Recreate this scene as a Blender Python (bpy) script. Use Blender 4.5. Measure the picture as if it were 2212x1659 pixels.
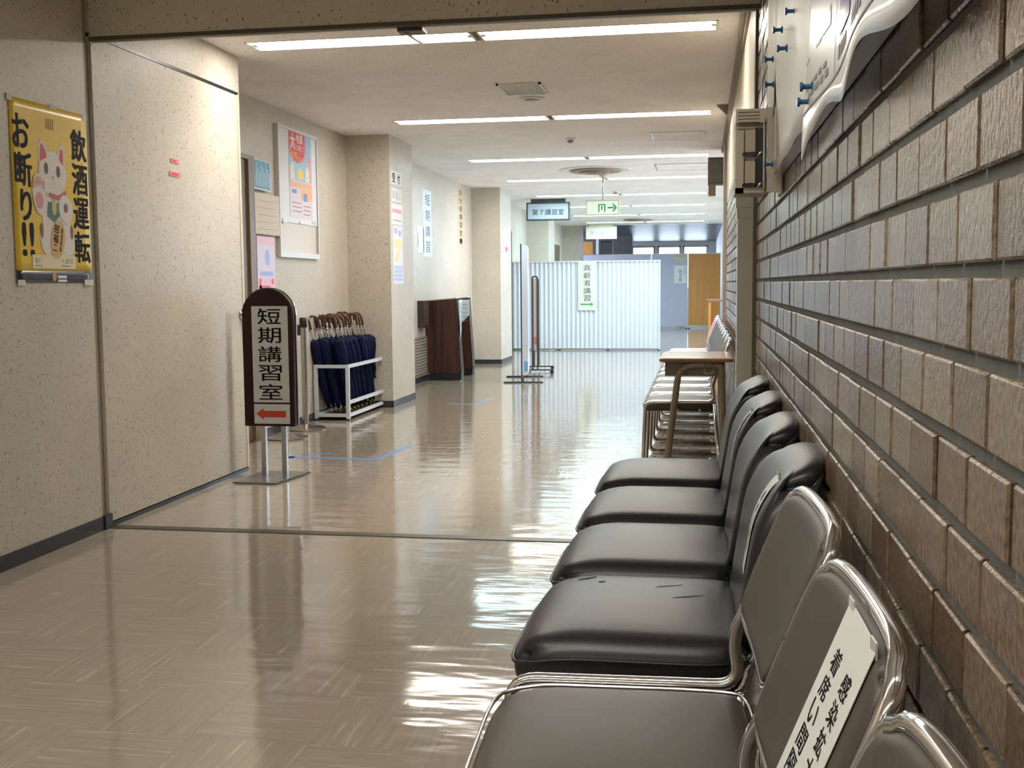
import bpy, bmesh, math, random
from mathutils import Matrix, Vector
for o in list(bpy.data.objects): bpy.data.objects.remove(o)
C = bpy.context.scene.collection
SC = bpy.context.scene
random.seed(7)
PI = math.pi

# ------------------------------------------------------------------ camera
F_PX, CXP, CYP, EYE = 2390.0, 1106.0, 829.5, 1.09
vy = Vector((1514 - CXP, CYP - 612, -F_PX)).normalized()
vx = Vector((14066.0, -98.0, F_PX)); vx = (vx - vy * vx.dot(vy)).normalized()
vz = vx.cross(vy)
cam = bpy.data.cameras.new('camera')
cam.sensor_width = 36.0; cam.lens = F_PX / 2212 * 36.0
cam.clip_start = 0.02; cam.clip_end = 200
co = bpy.data.objects.new('camera', cam); C.objects.link(co)
co.matrix_world = Matrix(((vx[0], vx[1], vx[2], 0), (vy[0], vy[1], vy[2], 0), (vz[0], vz[1], vz[2], EYE), (0, 0, 0, 1)))
SC.camera = co

# ------------------------------------------------------------------ world, exposure
w = bpy.data.worlds.new('sky'); SC.world = w; w.use_nodes = True
bg = w.node_tree.nodes['Background']
bg.inputs[0].default_value = (0.70, 0.84, 1.0, 1); bg.inputs[1].default_value = 3.2
SC.view_settings.view_transform = 'Standard'
try: SC.view_settings.look = 'None'
except Exception: pass
SC.view_settings.gamma = 1.0
SC.view_settings.use_curve_mapping = False
SC.view_settings.exposure = 1.0
LAMP_E = 20.0
NEAR_E = 15.0

# ------------------------------------------------------------------ materials
def nodes(m):
    m.use_nodes = True
    return m.node_tree.nodes, m.node_tree.links, m.node_tree.nodes['Principled BSDF']
_M = {}
def mat(name, col, rough=0.5, metal=0.0, spec=0.5, coat=0.0, bump=None, var=0.0, vscale=8.0, trans=0.0):
    if name in _M: return _M[name]
    m = bpy.data.materials.new(name); N, L, b = nodes(m)
    b.inputs['Base Color'].default_value = (*col, 1)
    b.inputs['Roughness'].default_value = rough
    b.inputs['Metallic'].default_value = metal
    b.inputs['Specular IOR Level'].default_value = spec
    b.inputs['Coat Weight'].default_value = coat
    if trans: b.inputs['Transmission Weight'].default_value = trans
    tc = N.new('ShaderNodeTexCoord')
    if var > 0:
        n = N.new('ShaderNodeTexNoise'); n.inputs['Scale'].default_value = vscale; n.inputs['Detail'].default_value = 4
        L.new(tc.outputs['Object'], n.inputs['Vector'])
        r = N.new('ShaderNodeValToRGB')
        r.color_ramp.elements[0].position = 0.3; r.color_ramp.elements[1].position = 0.7
        r.color_ramp.elements[0].color = (*[c * (1 - var) for c in col], 1)
        r.color_ramp.elements[1].color = (*[min(1, c * (1 + var)) for c in col], 1)
        L.new(n.outputs['Fac'], r.inputs['Fac']); L.new(r.outputs['Color'], b.inputs['Base Color'])
    if bump:
        sc, st = bump
        n2 = N.new('ShaderNodeTexNoise'); n2.inputs['Scale'].default_value = sc; n2.inputs['Detail'].default_value = 3
        L.new(tc.outputs['Object'], n2.inputs['Vector'])
        bp = N.new('ShaderNodeBump'); bp.inputs['Strength'].default_value = st; bp.inputs['Distance'].default_value = 0.002
        L.new(n2.outputs['Fac'], bp.inputs['Height']); L.new(bp.outputs['Normal'], b.inputs['Normal'])
    _M[name] = m
    return m
def emit(name, col, e, base=(0.8, 0.8, 0.8)):
    if name in _M: return _M[name]
    m = bpy.data.materials.new(name); N, L, b = nodes(m)
    b.inputs['Base Color'].default_value = (*base, 1)
    b.inputs['Emission Color'].default_value = (*col, 1); b.inputs['Emission Strength'].default_value = e
    _M[name] = m
    return m
def speckled(name, col, speck, rough, amt=0.655, scale=95.0, bump=0.15):
    m = bpy.data.materials.new(name); N, L, b = nodes(m)
    tc = N.new('ShaderNodeTexCoord'); mp = N.new('ShaderNodeMapping')
    mp.inputs['Scale'].default_value = (1, 1, 0.62); L.new(tc.outputs['Object'], mp.inputs['Vector'])
    n = N.new('ShaderNodeTexNoise'); n.inputs['Scale'].default_value = scale; n.inputs['Detail'].default_value = 1.2
    n.inputs['Distortion'].default_value = 0.6
    L.new(mp.outputs['Vector'], n.inputs['Vector'])
    r = N.new('ShaderNodeValToRGB'); r.color_ramp.elements[0].position = amt; r.color_ramp.elements[1].position = amt + 0.05
    r.color_ramp.elements[0].color = (0, 0, 0, 1); r.color_ramp.elements[1].color = (1, 1, 1, 1)
    L.new(n.outputs['Fac'], r.inputs['Fac'])
    n2 = N.new('ShaderNodeTexNoise'); n2.inputs['Scale'].default_value = 2.5; n2.inputs['Detail'].default_value = 6
    L.new(tc.outputs['Object'], n2.inputs['Vector'])
    r2 = N.new('ShaderNodeValToRGB'); r2.color_ramp.elements[0].position = 0.3; r2.color_ramp.elements[1].position = 0.7
    r2.color_ramp.elements[0].color = (*[c * 0.93 for c in col], 1); r2.color_ramp.elements[1].color = (*[c * 1.05 for c in col], 1)
    L.new(n2.outputs['Fac'], r2.inputs['Fac'])
    mx = N.new('ShaderNodeMix'); mx.data_type = 'RGBA'
    L.new(r.outputs['Color'], mx.inputs['Factor']); L.new(r2.outputs['Color'], mx.inputs['A']); mx.inputs['B'].default_value = (*speck, 1)
    L.new(mx.outputs['Result'], b.inputs['Base Color'])
    b.inputs['Roughness'].default_value = rough
    n3 = N.new('ShaderNodeTexNoise'); n3.inputs['Scale'].default_value = 160; n3.inputs['Detail'].default_value = 3
    L.new(tc.outputs['Object'], n3.inputs['Vector'])
    bp = N.new('ShaderNodeBump'); bp.inputs['Strength'].default_value = bump; bp.inputs['Distance'].default_value = 0.002
    L.new(n3.outputs['Fac'], bp.inputs['Height']); L.new(bp.outputs['Normal'], b.inputs['Normal'])
    return m

M_WALL = speckled('speckled_beige_wall', (0.56, 0.51, 0.43), (0.24, 0.19, 0.14), 0.45, amt=0.635, scale=130.0)
M_CEIL = speckled('speckled_ceiling', (0.92, 0.89, 0.87), (0.42, 0.37, 0.32), 0.8, amt=0.66, scale=70.0)
M_BEAM = speckled('speckled_beam', (0.66, 0.62, 0.50), (0.14, 0.11, 0.08), 0.6, amt=0.66)
M_BASE = mat('dark_baseboard', (0.03, 0.034, 0.04), 0.35, var=0.2)
M_WHITE = mat('white_paint', (0.78, 0.78, 0.77), 0.45)
M_CREAM = mat('cream_enamel', (0.55, 0.50, 0.40), 0.35)
M_CHROME = mat('chrome', (0.78, 0.78, 0.79), 0.10, metal=1.0)
M_STEEL = mat('brushed_steel', (0.50, 0.50, 0.50), 0.28, metal=1.0)
M_BLACK = mat('black_plastic', (0.015, 0.015, 0.016), 0.35)
M_DGREY = mat('dark_grey_metal', (0.05, 0.055, 0.06), 0.4)
M_PAPER = mat('white_paper', (0.80, 0.81, 0.82), 0.55)
M_INK = mat('black_ink', (0.006, 0.006, 0.007), 0.7, spec=0.2)
M_GINK = mat('grey_ink', (0.25, 0.26, 0.28), 0.6)
M_RED = mat('red_ink', (0.62, 0.05, 0.03), 0.5)
M_VINYL = mat('brown_grey_vinyl', (0.066, 0.057, 0.044), 0.44, spec=0.38, bump=(420, 0.12), var=0.08, vscale=5)
M_PLUSH = mat('black_vinyl', (0.014, 0.0155, 0.018), 0.36, bump=(300, 0.10), var=0.12, vscale=6)

def floor_material():
    m = bpy.data.materials.new('waxed_vinyl_floor'); N, L, b = nodes(m)
    tc = N.new('ShaderNodeTexCoord')
    ck = N.new('ShaderNodeTexChecker'); ck.inputs['Scale'].default_value = 1 / 0.305
    L.new(tc.outputs['Object'], ck.inputs['Vector'])
    fac = []
    for sc in ((3.0, 70.0, 1), (70.0, 3.0, 1)):
        mp = N.new('ShaderNodeMapping'); mp.inputs['Scale'].default_value = sc
        L.new(tc.outputs['Object'], mp.inputs['Vector'])
        n = N.new('ShaderNodeTexNoise'); n.inputs['Scale'].default_value = 1.0; n.inputs['Detail'].default_value = 3; n.inputs['Roughness'].default_value = 0.6
        L.new(mp.outputs['Vector'], n.inputs['Vector']); fac.append(n)
    mx = N.new('ShaderNodeMix'); mx.data_type = 'FLOAT'
    L.new(ck.outputs['Fac'], mx.inputs['Factor']); L.new(fac[0].outputs['Fac'], mx.inputs['A']); L.new(fac[1].outputs['Fac'], mx.inputs['B'])
    r = N.new('ShaderNodeValToRGB')
    e = r.color_ramp.elements
    e[0].position = 0.25; e[0].color = (0.285, 0.238, 0.182, 1)
    e[1].position = 0.60; e[1].color = (0.345, 0.293, 0.23, 1)
    k = e.new(0.68); k.color = (0.46, 0.40, 0.325, 1)
    L.new(mx.outputs['Result'], r.inputs['Fac'])
    # seams between the tiles
    br = N.new('ShaderNodeTexBrick'); br.offset = 0.0; br.inputs['Scale'].default_value = 1.0
    br.inputs['Brick Width'].default_value = 0.305; br.inputs['Row Height'].default_value = 0.305
    br.inputs['Mortar Size'].default_value = 0.0012; br.inputs['Mortar Smooth'].default_value = 0.2
    L.new(tc.outputs['Object'], br.inputs['Vector'])
    sm = N.new('ShaderNodeMix'); sm.data_type = 'RGBA'; sm.inputs['B'].default_value = (0.24, 0.19, 0.14, 1)
    ml = N.new('ShaderNodeMath'); ml.operation = 'MULTIPLY'; ml.inputs[1].default_value = 0.5
    L.new(br.outputs['Fac'], ml.inputs[0]); L.new(ml.outputs[0], sm.inputs['Factor'])
    L.new(r.outputs['Color'], sm.inputs['A']); L.new(sm.outputs['Result'], b.inputs['Base Color'])
    b.inputs['Roughness'].default_value = 0.085
    b.inputs['Specular IOR Level'].default_value = 0.95
    n3 = N.new('ShaderNodeTexNoise'); n3.inputs['Scale'].default_value = 1.0; n3.inputs['Detail'].default_value = 2
    mp3 = N.new('ShaderNodeMapping'); mp3.inputs['Scale'].default_value = (3.0, 9.0, 1)
    L.new(tc.outputs['Object'], mp3.inputs['Vector']); L.new(mp3.outputs['Vector'], n3.inputs['Vector'])
    b1 = N.new('ShaderNodeBump'); b1.inputs['Strength'].default_value = 0.12; b1.inputs['Distance'].default_value = 0.02
    L.new(n3.outputs['Fac'], b1.inputs['Height'])
    b2 = N.new('ShaderNodeBump'); b2.inputs['Strength'].default_value = 0.08; b2.inputs['Distance'].default_value = 0.002
    L.new(mx.outputs['Result'], b2.inputs['Height']); L.new(b1.outputs['Normal'], b2.inputs['Normal'])
    L.new(b2.outputs['Normal'], b.inputs['Normal'])
    return m
M_FLOOR = floor_material()

def brick_material():
    m = bpy.data.materials.new('glazed_brick'); N, L, b = nodes(m)
    at = N.new('ShaderNodeAttribute'); at.attribute_name = 'tone'
    r = N.new('ShaderNodeValToRGB'); e = r.color_ramp.elements
    e[0].position = 0.0; e[0].color = (0.125, 0.075, 0.043, 1)
    e[1].position = 1.0; e[1].color = (0.27, 0.21, 0.145, 1)
    k = e.new(0.5); k.color = (0.185, 0.132, 0.084, 1)
    L.new(at.outputs['Fac'], r.inputs['Fac'])
    tc = N.new('ShaderNodeTexCoord')
    mp = N.new('ShaderNodeMapping'); mp.inputs['Scale'].default_value = (1, 1.3, 1.0)
    L.new(tc.outputs['Object'], mp.inputs['Vector'])
    n = N.new('ShaderNodeTexNoise'); n.inputs['Scale'].default_value = 100; n.inputs['Detail'].default_value = 3; n.inputs['Roughness'].default_value = 0.55
    L.new(mp.outputs['Vector'], n.inputs['Vector'])
    mx = N.new('ShaderNodeMix'); mx.data_type = 'RGBA'; mx.blend_type = 'MULTIPLY'; mx.inputs['Factor'].default_value = 0.7
    r2 = N.new('ShaderNodeValToRGB'); r2.color_ramp.elements[0].position = 0.33; r2.color_ramp.elements[1].position = 0.6
    r2.color_ramp.elements[0].color = (0.45, 0.42, 0.38, 1); r2.color_ramp.elements[1].color = (1.1, 1.1, 1.1, 1)
    L.new(n.outputs['Fac'], r2.inputs['Fac'])
    L.new(r.outputs['Color'], mx.inputs['A']); L.new(r2.outputs['Color'], mx.inputs['B'])
    L.new(mx.outputs['Result'], b.inputs['Base Color'])
    b.inputs['Roughness'].default_value = 0.24
    b.inputs['Specular IOR Level'].default_value = 0.6
    bp = N.new('ShaderNodeBump'); bp.inputs['Strength'].default_value = 0.75; bp.inputs['Distance'].default_value = 0.003
    L.new(n.outputs['Fac'], bp.inputs['Height']); L.new(bp.outputs['Normal'], b.inputs['Normal'])
    return m
M_BRICK = brick_material()
M_MORTAR = mat('grey_mortar', (0.125, 0.135, 0.13), 0.9, bump=(200, 0.4), var=0.15, vscale=40)

def wood(name, c1, c2, rough=0.3, axis=2, sc=26.0):
    m = bpy.data.materials.new(name); N, L, b = nodes(m)
    tc = N.new('ShaderNodeTexCoord'); mp = N.new('ShaderNodeMapping')
    s = [sc, sc, sc]; s[axis] = 1.2; mp.inputs['Scale'].default_value = s
    L.new(tc.outputs['Object'], mp.inputs['Vector'])
    n = N.new('ShaderNodeTexNoise'); n.inputs['Scale'].default_value = 1.0; n.inputs['Detail'].default_value = 5; n.inputs['Distortion'].default_value = 0.4
    L.new(mp.outputs['Vector'], n.inputs['Vector'])
    r = N.new('ShaderNodeValToRGB'); r.color_ramp.elements[0].position = 0.32; r.color_ramp.elements[1].position = 0.68
    r.color_ramp.elements[0].color = (*c1, 1); r.color_ramp.elements[1].color = (*c2, 1)
    L.new(n.outputs['Fac'], r.inputs['Fac']); L.new(r.outputs['Color'], b.inputs['Base Color'])
    b.inputs['Roughness'].default_value = rough
    return m
M_ROSE = wood('rosewood_laminate', (0.020, 0.005, 0.003), (0.085, 0.022, 0.013), 0.45)
M_ORANGE = wood('orange_wood_panel', (0.58, 0.25, 0.055), (0.68, 0.31, 0.075), 0.45)
M_DESK = wood('desk_top_wood', (0.20, 0.11, 0.06), (0.29, 0.17, 0.10), 0.22, axis=0)

# ------------------------------------------------------------------ mesh helpers
def bx(bm, x0, x1, y0, y1, z0, z1):
    v = [bm.verts.new((x, y, z)) for z in (z0, z1) for y in (y0, y1) for x in (x0, x1)]
    for f in ((0, 2, 3, 1), (4, 5, 7, 6), (0, 1, 5, 4), (2, 6, 7, 3), (0, 4, 6, 2), (1, 3, 7, 5)):
        bm.faces.new([v[i] for i in f])
def prism(bm, pts, z0, z1, M=None):
    a = [bm.verts.new((x, y, z0)) for x, y in pts]; b = [bm.verts.new((x, y, z1)) for x, y in pts]
    n = len(pts)
    bm.faces.new(a[::-1]); bm.faces.new(b)
    for i in range(n): bm.faces.new((a[i], a[(i + 1) % n], b[(i + 1) % n], b[i]))
    if M:
        for v in a + b: v.co = M @ v.co
def fillet(pts, r, n=5):
    """round the inner corners of a polyline"""
    P = [Vector(p) for p in pts]; out = [P[0]]
    for i in range(1, len(P) - 1):
        a, b, c = P[i - 1], P[i], P[i + 1]
        d1 = (a - b); d2 = (c - b)
        rr = min(r, d1.length * 0.49, d2.length * 0.49)
        s = b + d1.normalized() * rr; e = b + d2.normalized() * rr
        for k in range(n + 1):
            t = k / n
            out.append(s * (1 - t) ** 2 + b * 2 * t * (1 - t) + e * t * t)
    out.append(P[-1]); return out
def tube(bm, pts, r, seg=10, closed=False, caps=True):
    P = [Vector(p) for p in pts]; n = len(P); rings = []
    prev = None
    for i in range(n):
        if closed: t = (P[(i + 1) % n] - P[i - 1]).normalized()
        elif i == 0: t = (P[1] - P[0]).normalized()
        elif i == n - 1: t = (P[-1] - P[-2]).normalized()
        else: t = (P[i + 1] - P[i - 1]).normalized()
        if prev is None:
            u = t.orthogonal().normalized()
        else:
            u = (prev - t * prev.dot(t))
            u = u.normalized() if u.length > 1e-6 else t.orthogonal().normalized()
        prev = u; v = t.cross(u)
        rr = r[i] if isinstance(r, (list, tuple)) else r
        rings.append([bm.verts.new(P[i] + (u * math.cos(2 * PI * k / seg) + v * math.sin(2 * PI * k / seg)) * rr) for k in range(seg)])
    m = n if closed else n - 1
    for i in range(m):
        a, b = rings[i], rings[(i + 1) % n]
        for k in range(seg): bm.faces.new((a[k], a[(k + 1) % seg], b[(k + 1) % seg], b[k]))
    if caps and not closed:
        bm.faces.new(rings[0][::-1]); bm.faces.new(rings[-1])
def lathe(bm, prof, seg=24, M=None):
    rings = []; allv = []
    for r, z in prof:
        ring = [bm.verts.new((r * math.cos(2 * PI * k / seg), r * math.sin(2 * PI * k / seg), z)) for k in range(seg)]
        rings.append(ring); allv += ring
    for a, b in zip(rings[:-1], rings[1:]):
        for k in range(seg): bm.faces.new((a[k], a[(k + 1) % seg], b[(k + 1) % seg], b[k]))
    bm.faces.new(rings[0][::-1]); bm.faces.new(rings[-1])
    if M:
        for v in allv: v.co = M @ v.co
def cushion(bm, c, s, r, n=12, fn=None):
    """box with rounded edges on a subdivided grid; fn reshapes each point"""
    hx, hy, hz = s[0] / 2, s[1] / 2, s[2] / 2
    r = min(r, hx * 0.999, hy * 0.999, hz * 0.999)
    vs = {}
    def vert(p):
        k = (round(p[0], 6), round(p[1], 6), round(p[2], 6))
        if k in vs: return vs[k]
        q = Vector((p[0] * hx, p[1] * hy, p[2] * hz))
        i = Vector((max(-(hx - r), min(hx - r, q.x)), max(-(hy - r), min(hy - r, q.y)), max(-(hz - r), min(hz - r, q.z))))
        d = q - i
        if d.length > 1e-9: q = i + d.normalized() * r
        if fn: q = Vector(fn(q, p))
        vs[k] = bm.verts.new(q + Vector(c)); return vs[k]
    g = [-1 + 2 * i / n for i in range(n + 1)]
    # more points near the edges so the rounding is smooth
    g = [math.copysign(1 - (1 - abs(t)) ** 1.6, t) for t in g]
    for ax in range(3):
        for sgn in (-1, 1):
            for i in range(n):
                for j in range(n):
                    q = []
                    for (u, v) in ((i, j), (i + 1, j), (i + 1, j + 1), (i, j + 1)):
                        p = [0, 0, 0]; p[ax] = sgn; p[(ax + 1) % 3] = g[u]; p[(ax + 2) % 3] = g[v]
                        q.append(vert(p))
                    if sgn < 0: q.reverse()
                    bm.faces.new(q)
def obj(name, bm, m, parent=None, smooth=False):
    bmesh.ops.recalc_face_normals(bm, faces=bm.faces[:])
    me = bpy.data.meshes.new(name); bm.to_mesh(me); bm.free()
    me.materials.append(m)
    if smooth: me.polygons.foreach_set('use_smooth', [True] * len(me.polygons))
    o = bpy.data.objects.new(name, me); C.objects.link(o)
    if smooth == 'edge':
        me.set_sharp_from_angle(angle=math.radians(40))
    if parent: o.parent = parent
    return o
def B(): return bmesh.new()
def tag(o, label, cat, group=None):
    o['label'] = label; o['category'] = cat
    if group: o['group'] = group
    return o
def thing(name, label, cat, loc=(0, 0, 0), rot=(0, 0, 0), group=None):
    o = bpy.data.objects.new(name, None); C.objects.link(o); o.empty_display_size = 0.1
    o.location = loc; o.rotation_euler = rot
    return tag(o, label, cat, group)
def struct(name, bm, m, label=None, cat=None, parent=None, smooth=False):
    o = obj(name, bm, m, parent, smooth)
    if not parent:
        o['kind'] = 'structure'
        if label: tag(o, label, cat)
    return o
def dup(root, loc, label=None, group=None, rot=None):
    r = root.copy(); C.objects.link(r); r.location = loc
    if rot: r.rotation_euler = rot
    if label: r['label'] = label
    if group: r['group'] = group
    for ch in list(root.children):
        c = ch.copy(); C.objects.link(c); c.parent = r
        for g in list(ch.children):
            d = g.copy(); C.objects.link(d); d.parent = c
    return r
FACE = {'S': (PI / 2, 0, 0), 'E': (PI / 2, 0, PI / 2), 'W': (PI / 2, 0, -PI / 2)}
def box(name, m, parent, *a):
    bm = B(); bx(bm, *a); return obj(name, bm, m, parent)
def boxes(name, m, parent, L):
    if name in ('lamp_holder', 'clip'):
        for a in L: box(name, m, parent, *a)
        return
    bm = B()
    for a in L: bx(bm, *a)
    return obj(name, bm, m, parent)
def grid_sheet(bm, x0, x1, y0, y1, nx, ny, zf, t=0.0008, warp=None):
    """a sheet of paper with a little thickness that follows zf(x, y)"""
    lay = []
    for off in (0, t):
        rows = []
        for j in range(ny + 1):
            row = []
            for i in range(nx + 1):
                x = x0 + (x1 - x0) * i / nx; y = y0 + (y1 - y0) * j / ny
                if warp: x, y = warp(x, y, i / nx, j / ny)
                row.append(bm.verts.new((x, y, zf(x, y) + off)))
            rows.append(row)
        lay.append(rows)
    for j in range(ny):
        for i in range(nx):
            a = lay[1]; bm.faces.new((a[j][i], a[j][i + 1], a[j + 1][i + 1], a[j + 1][i]))
            a = lay[0]; bm.faces.new((a[j][i], a[j + 1][i], a[j + 1][i + 1], a[j][i + 1]))
    edge = [(0, i) for i in range(nx)] + [(j, nx) for j in range(ny)] + [(ny, nx - i) for i in range(nx)] + [(ny - j, 0) for j in range(ny)]
    for (a, b) in zip(edge, edge[1:] + edge[:1]):
        bm.faces.new((lay[0][a[0]][a[1]], lay[0][b[0]][b[1]], lay[1][b[0]][b[1]], lay[1][a[0]][a[1]]))
def text_bm(bm, s, cx_, cy_, w_, h_, z, bold=0.0, vertical=False, zf=None, rot=0.0, line=1.0):
    """lettering fitted into a w x h rectangle centred on (cx, cy); heavier strokes are overlaid copies a hair apart"""
    cu = bpy.data.curves.new('t', 'FONT'); cu.body = '\n'.join(s) if vertical else s
    cu.align_x = 'CENTER'; cu.space_line = line; cu.resolution_u = 3; cu.size = 1
    to = bpy.data.objects.new('t', cu); C.objects.link(to)
    dg = bpy.context.evaluated_depsgraph_get()
    me = bpy.data.meshes.new_from_object(to.evaluated_get(dg))
    bpy.data.objects.remove(to); bpy.data.curves.remove(cu)
    if not me.vertices: bpy.data.meshes.remove(me); return
    xs = [v.co.x for v in me.vertices]; ys = [v.co.y for v in me.vertices]
    ax, bx_, ay, by = min(xs), max(xs), min(ys), max(ys)
    sx = w_ / max(bx_ - ax, 1e-6); sy = h_ / max(by - ay, 1e-6)
    cr, sr = math.cos(rot), math.sin(rot)
    e = bold * min(1.0, h_ / max(w_, 1e-6) if not vertical else 1.0) * (h_ if not vertical else w_)
    for n_, (ox, oy) in enumerate(((0, 0), (e, e * 0.6), (-e, -e * 0.6), (e, -e * 0.6), (-e, e * 0.6)) if bold else ((0, 0),)):
        vs = []
        for v in me.vertices:
            x = (v.co.x - (ax + bx_) / 2) * sx + ox; y = (v.co.y - (ay + by) / 2) * sy + oy
            X = cx_ + x * cr - y * sr; Y = cy_ + x * sr + y * cr
            vs.append(bm.verts.new((X, Y, (zf(X, Y) if zf else 0) + z + n_ * 0.00004)))
        for p in me.polygons:
            try: bm.faces.new([vs[i] for i in p.vertices])
            except ValueError: pass
    bpy.data.meshes.remove(me)
def lettering(parent, m, items, name='lettering', zf=None):
    bm = B()
    for it in items:
        text_bm(bm, *it[:5], it[5], zf=zf, **(it[6] if len(it) > 6 else {}))
    me = bpy.data.meshes.new(name); bm.to_mesh(me); bm.free(); me.materials.append(m)
    o = bpy.data.objects.new(name, me); C.objects.link(o); o.parent = parent
    return o
def flat(bm, pts, z, t=0.0003, zf=None):
    n0 = len(bm.verts); prism(bm, pts, z, z + t)
    if zf:
        bm.verts.ensure_lookup_table()
        for v in bm.verts[n0:]: v.co.z += zf(v.co.x, v.co.y)
def rect(x0, x1, y0, y1): return [(x0, y0), (x1, y0), (x1, y1), (x0, y1)]
def ell(cx_, cy_, a, b, n=24, rot=0.0):
    return [(cx_ + a * math.cos(t) * math.cos(rot) - b * math.sin(t) * math.sin(rot),
             cy_ + a * math.cos(t) * math.sin(rot) + b * math.sin(t) * math.cos(rot)) for t in [2 * PI * k / n for k in range(n)]]
def shapes(name, m, parent, polys, zf=None):
    many = name.split('_')[-1] in ('lines', 'text', 'marks', 'table', 'line', 'figure') or len(polys) > 12
    for grp in ([polys] if many else [[p] for p in polys]):
        bm = B()
        for pts, z in grp: flat(bm, pts, z, zf=zf)
        o = obj(name, bm, m, parent)
    return o

# ------------------------------------------------------------------ setting
ZC = 2.42
ROWS = [5.96, 8.93, 11.83, 14.2, 16.75, 19.2, 21.7, 24.2]
LX0, LX1, LH = -2.47, 0.08, 0.105
bm = B(); bx(bm, -6, 6, -4, 40, -0.1, 0.0)
struct('floor', bm, M_FLOOR, 'glossy beige vinyl tile corridor floor', 'floor')
# ceiling with openings for the light fittings
bm = B(); y = -4.0
NEAR = [1.0, -2.2]  # lamp rows added out of view to fill the near end
for yc in sorted(NEAR + ROWS):
    bx(bm, -6, 0.7, y, yc - LH, ZC, ZC + 0.05)
    bx(bm, -6, LX0, yc - LH, yc + LH, ZC, ZC + 0.05); bx(bm, LX1, 0.7, yc - LH, yc + LH, ZC, ZC + 0.05)
    y = yc + LH
bx(bm, -6, 0.7, y, 25.35, ZC, ZC + 0.05)
bx(bm, -6, 0.7, -4, 25.35, ZC + 0.12, ZC + 0.2)
struct('ceiling', bm, M_CEIL, 'speckled off-white corridor ceiling', 'ceiling')
bm = B(); bx(bm, -2.66, 0.222, 4.60, 4.72, 2.19, ZC)
struct('trim_1', bm, M_BEAM, 'speckled concrete beam crossing the near end of the corridor ceiling', 'beam')
bm = B(); bx(bm, -2.66, 0.222, 4.595, 4.63, 2.172, 2.19)
struct('trim_2', bm, mat('dark_bronze', (0.10, 0.085, 0.06), 0.5), 'dark metal strip under the ceiling beam', 'trim')
# left side
bm = B(); bx(bm, -2.80, -2.66, -4, 4.548, 0, ZC)
struct('wall_left', bm, M_WALL, 'near speckled beige wall carrying the yellow poster', 'wall')
bm = B(); bx(bm, -2.80, -2.672, 4.548, 4.592, 0, ZC)
struct('trim_3', bm, mat('olive_joint', (0.33, 0.31, 0.24), 0.5), 'dark vertical joint between near wall and fire door', 'trim')
bm = B(); bx(bm, -2.66, -2.652, -4, 4.55, 0, 0.062); bx(bm, -2.66, -2.645, 4.55, 4.61, 0, 0.066)
struct('baseboard_left', bm, M_BASE, 'dark baseboard along the near left wall', 'baseboard')
bm = B(); bx(bm, -3.12, -2.66, 4.592, 6.21, 2.212, ZC); bx(bm, -3.12, -2.72, 4.592, 6.21, 0, 2.212)
bx(bm, -2.72, -2.66, 6.19, 6.21, 0.0, 2.212)
struct('wall_left_recess', bm, M_WALL, 'speckled wall around and above the fire door', 'wall')
d = thing('door_1', 'large speckled beige fire door with a round knob, beside the arched sign', 'door', (-2.66, 5.39, 0)); d['kind'] = 'structure'
box('door_leaf', M_WALL, d, -0.05, 0.004, -0.785, 0.79, 0.025, 2.195)
box('edge_strip', mat('cream_edge', (0.62, 0.54, 0.40), 0.4), d, -0.004, 0.008, 0.775, 0.795, 0.03, 2.2)
bm = B(); lathe(bm, [(0.02, 0.0), (0.03, 0.004), (0.03, 0.008), (0.012, 0.012), (0.012, 0.03), (0.026, 0.038), (0.03, 0.052), (0.022, 0.064), (0.005, 0.068)], 20, Matrix.Translation((0.004, 0.745, 0.93)) @ Matrix.Rotation(PI / 2, 4, 'Y'))
obj('knob', bm, M_CHROME, d, True)
bm = B(); bx(bm, -2.70, -2.655, 4.605, 6.185, 0.0, 0.02)
struct('trim_4', bm, M_BLACK, 'black gap strip under the fire door', 'trim')
bm = B(); bx(bm, -2.66, -2.654, 4.605, 6.185, 2.197, 2.213)
struct('trim_5', bm, M_BLACK, 'black gap above the fire door', 'trim')
bm = B(); bx(bm, -2.66, 0.2, 4.585, 4.645, 0.0, 0.003)
struct('trim_6', bm, mat('floor_strip_metal', (0.10, 0.085, 0.065), 0.35, metal=0.6), 'metal threshold strip across the floor', 'floor strip')
XR, XC = -3.12, -2.72
bm = B(); bx(bm, -3.3, XR, 6.21, 26.0, 0, ZC)
struct('wall_left_far', bm, M_WALL, 'recessed speckled beige wall with notices', 'wall')
bm = B(); bx(bm, XR, XR + 0.006, 7.46, 9.58, 0, 0.06); bx(bm, XR, XR + 0.006, 10.36, 15.07, 0, 0.06); bx(bm, XR, XR + 0.006, 18.4, 20.0, 0, 0.06)
struct('baseboard_left_far', bm, M_BASE, 'dark baseboard along the recessed left wall', 'baseboard')
k = 3
for (a, b_) in ((9.58, 10.36), (15.07, 15.95), (20.0, 20.8), (25.35, 26.0)):
    bm = B(); bx(bm, XR, XC, a, b_, 0, ZC)
    struct('column', bm, M_WALL, None, None).name = 'column'
    bm = B(); bx(bm, XR, XC + 0.006, a - 0.006, b_, 0, 0.06)
    o = struct('baseboard_column', bm, M_BASE); tag(o, ['dark baseboard of the column beside the umbrella rack', 'dark baseboard of the column behind the wooden stands', 'dark baseboard of the column behind the pleated screen', 'dark baseboard of the farthest column'][k - 3], 'baseboard')
    k += 1
for o, l in zip([o for o in C.objects if o.name.startswith('column')], ['speckled column beside the umbrella rack', 'speckled column behind the dark wooden stands', 'speckled column above the left part of the pleated screen', 'farthest speckled column at the end of the corridor ceiling']):
    tag(o, l, 'column')
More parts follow.
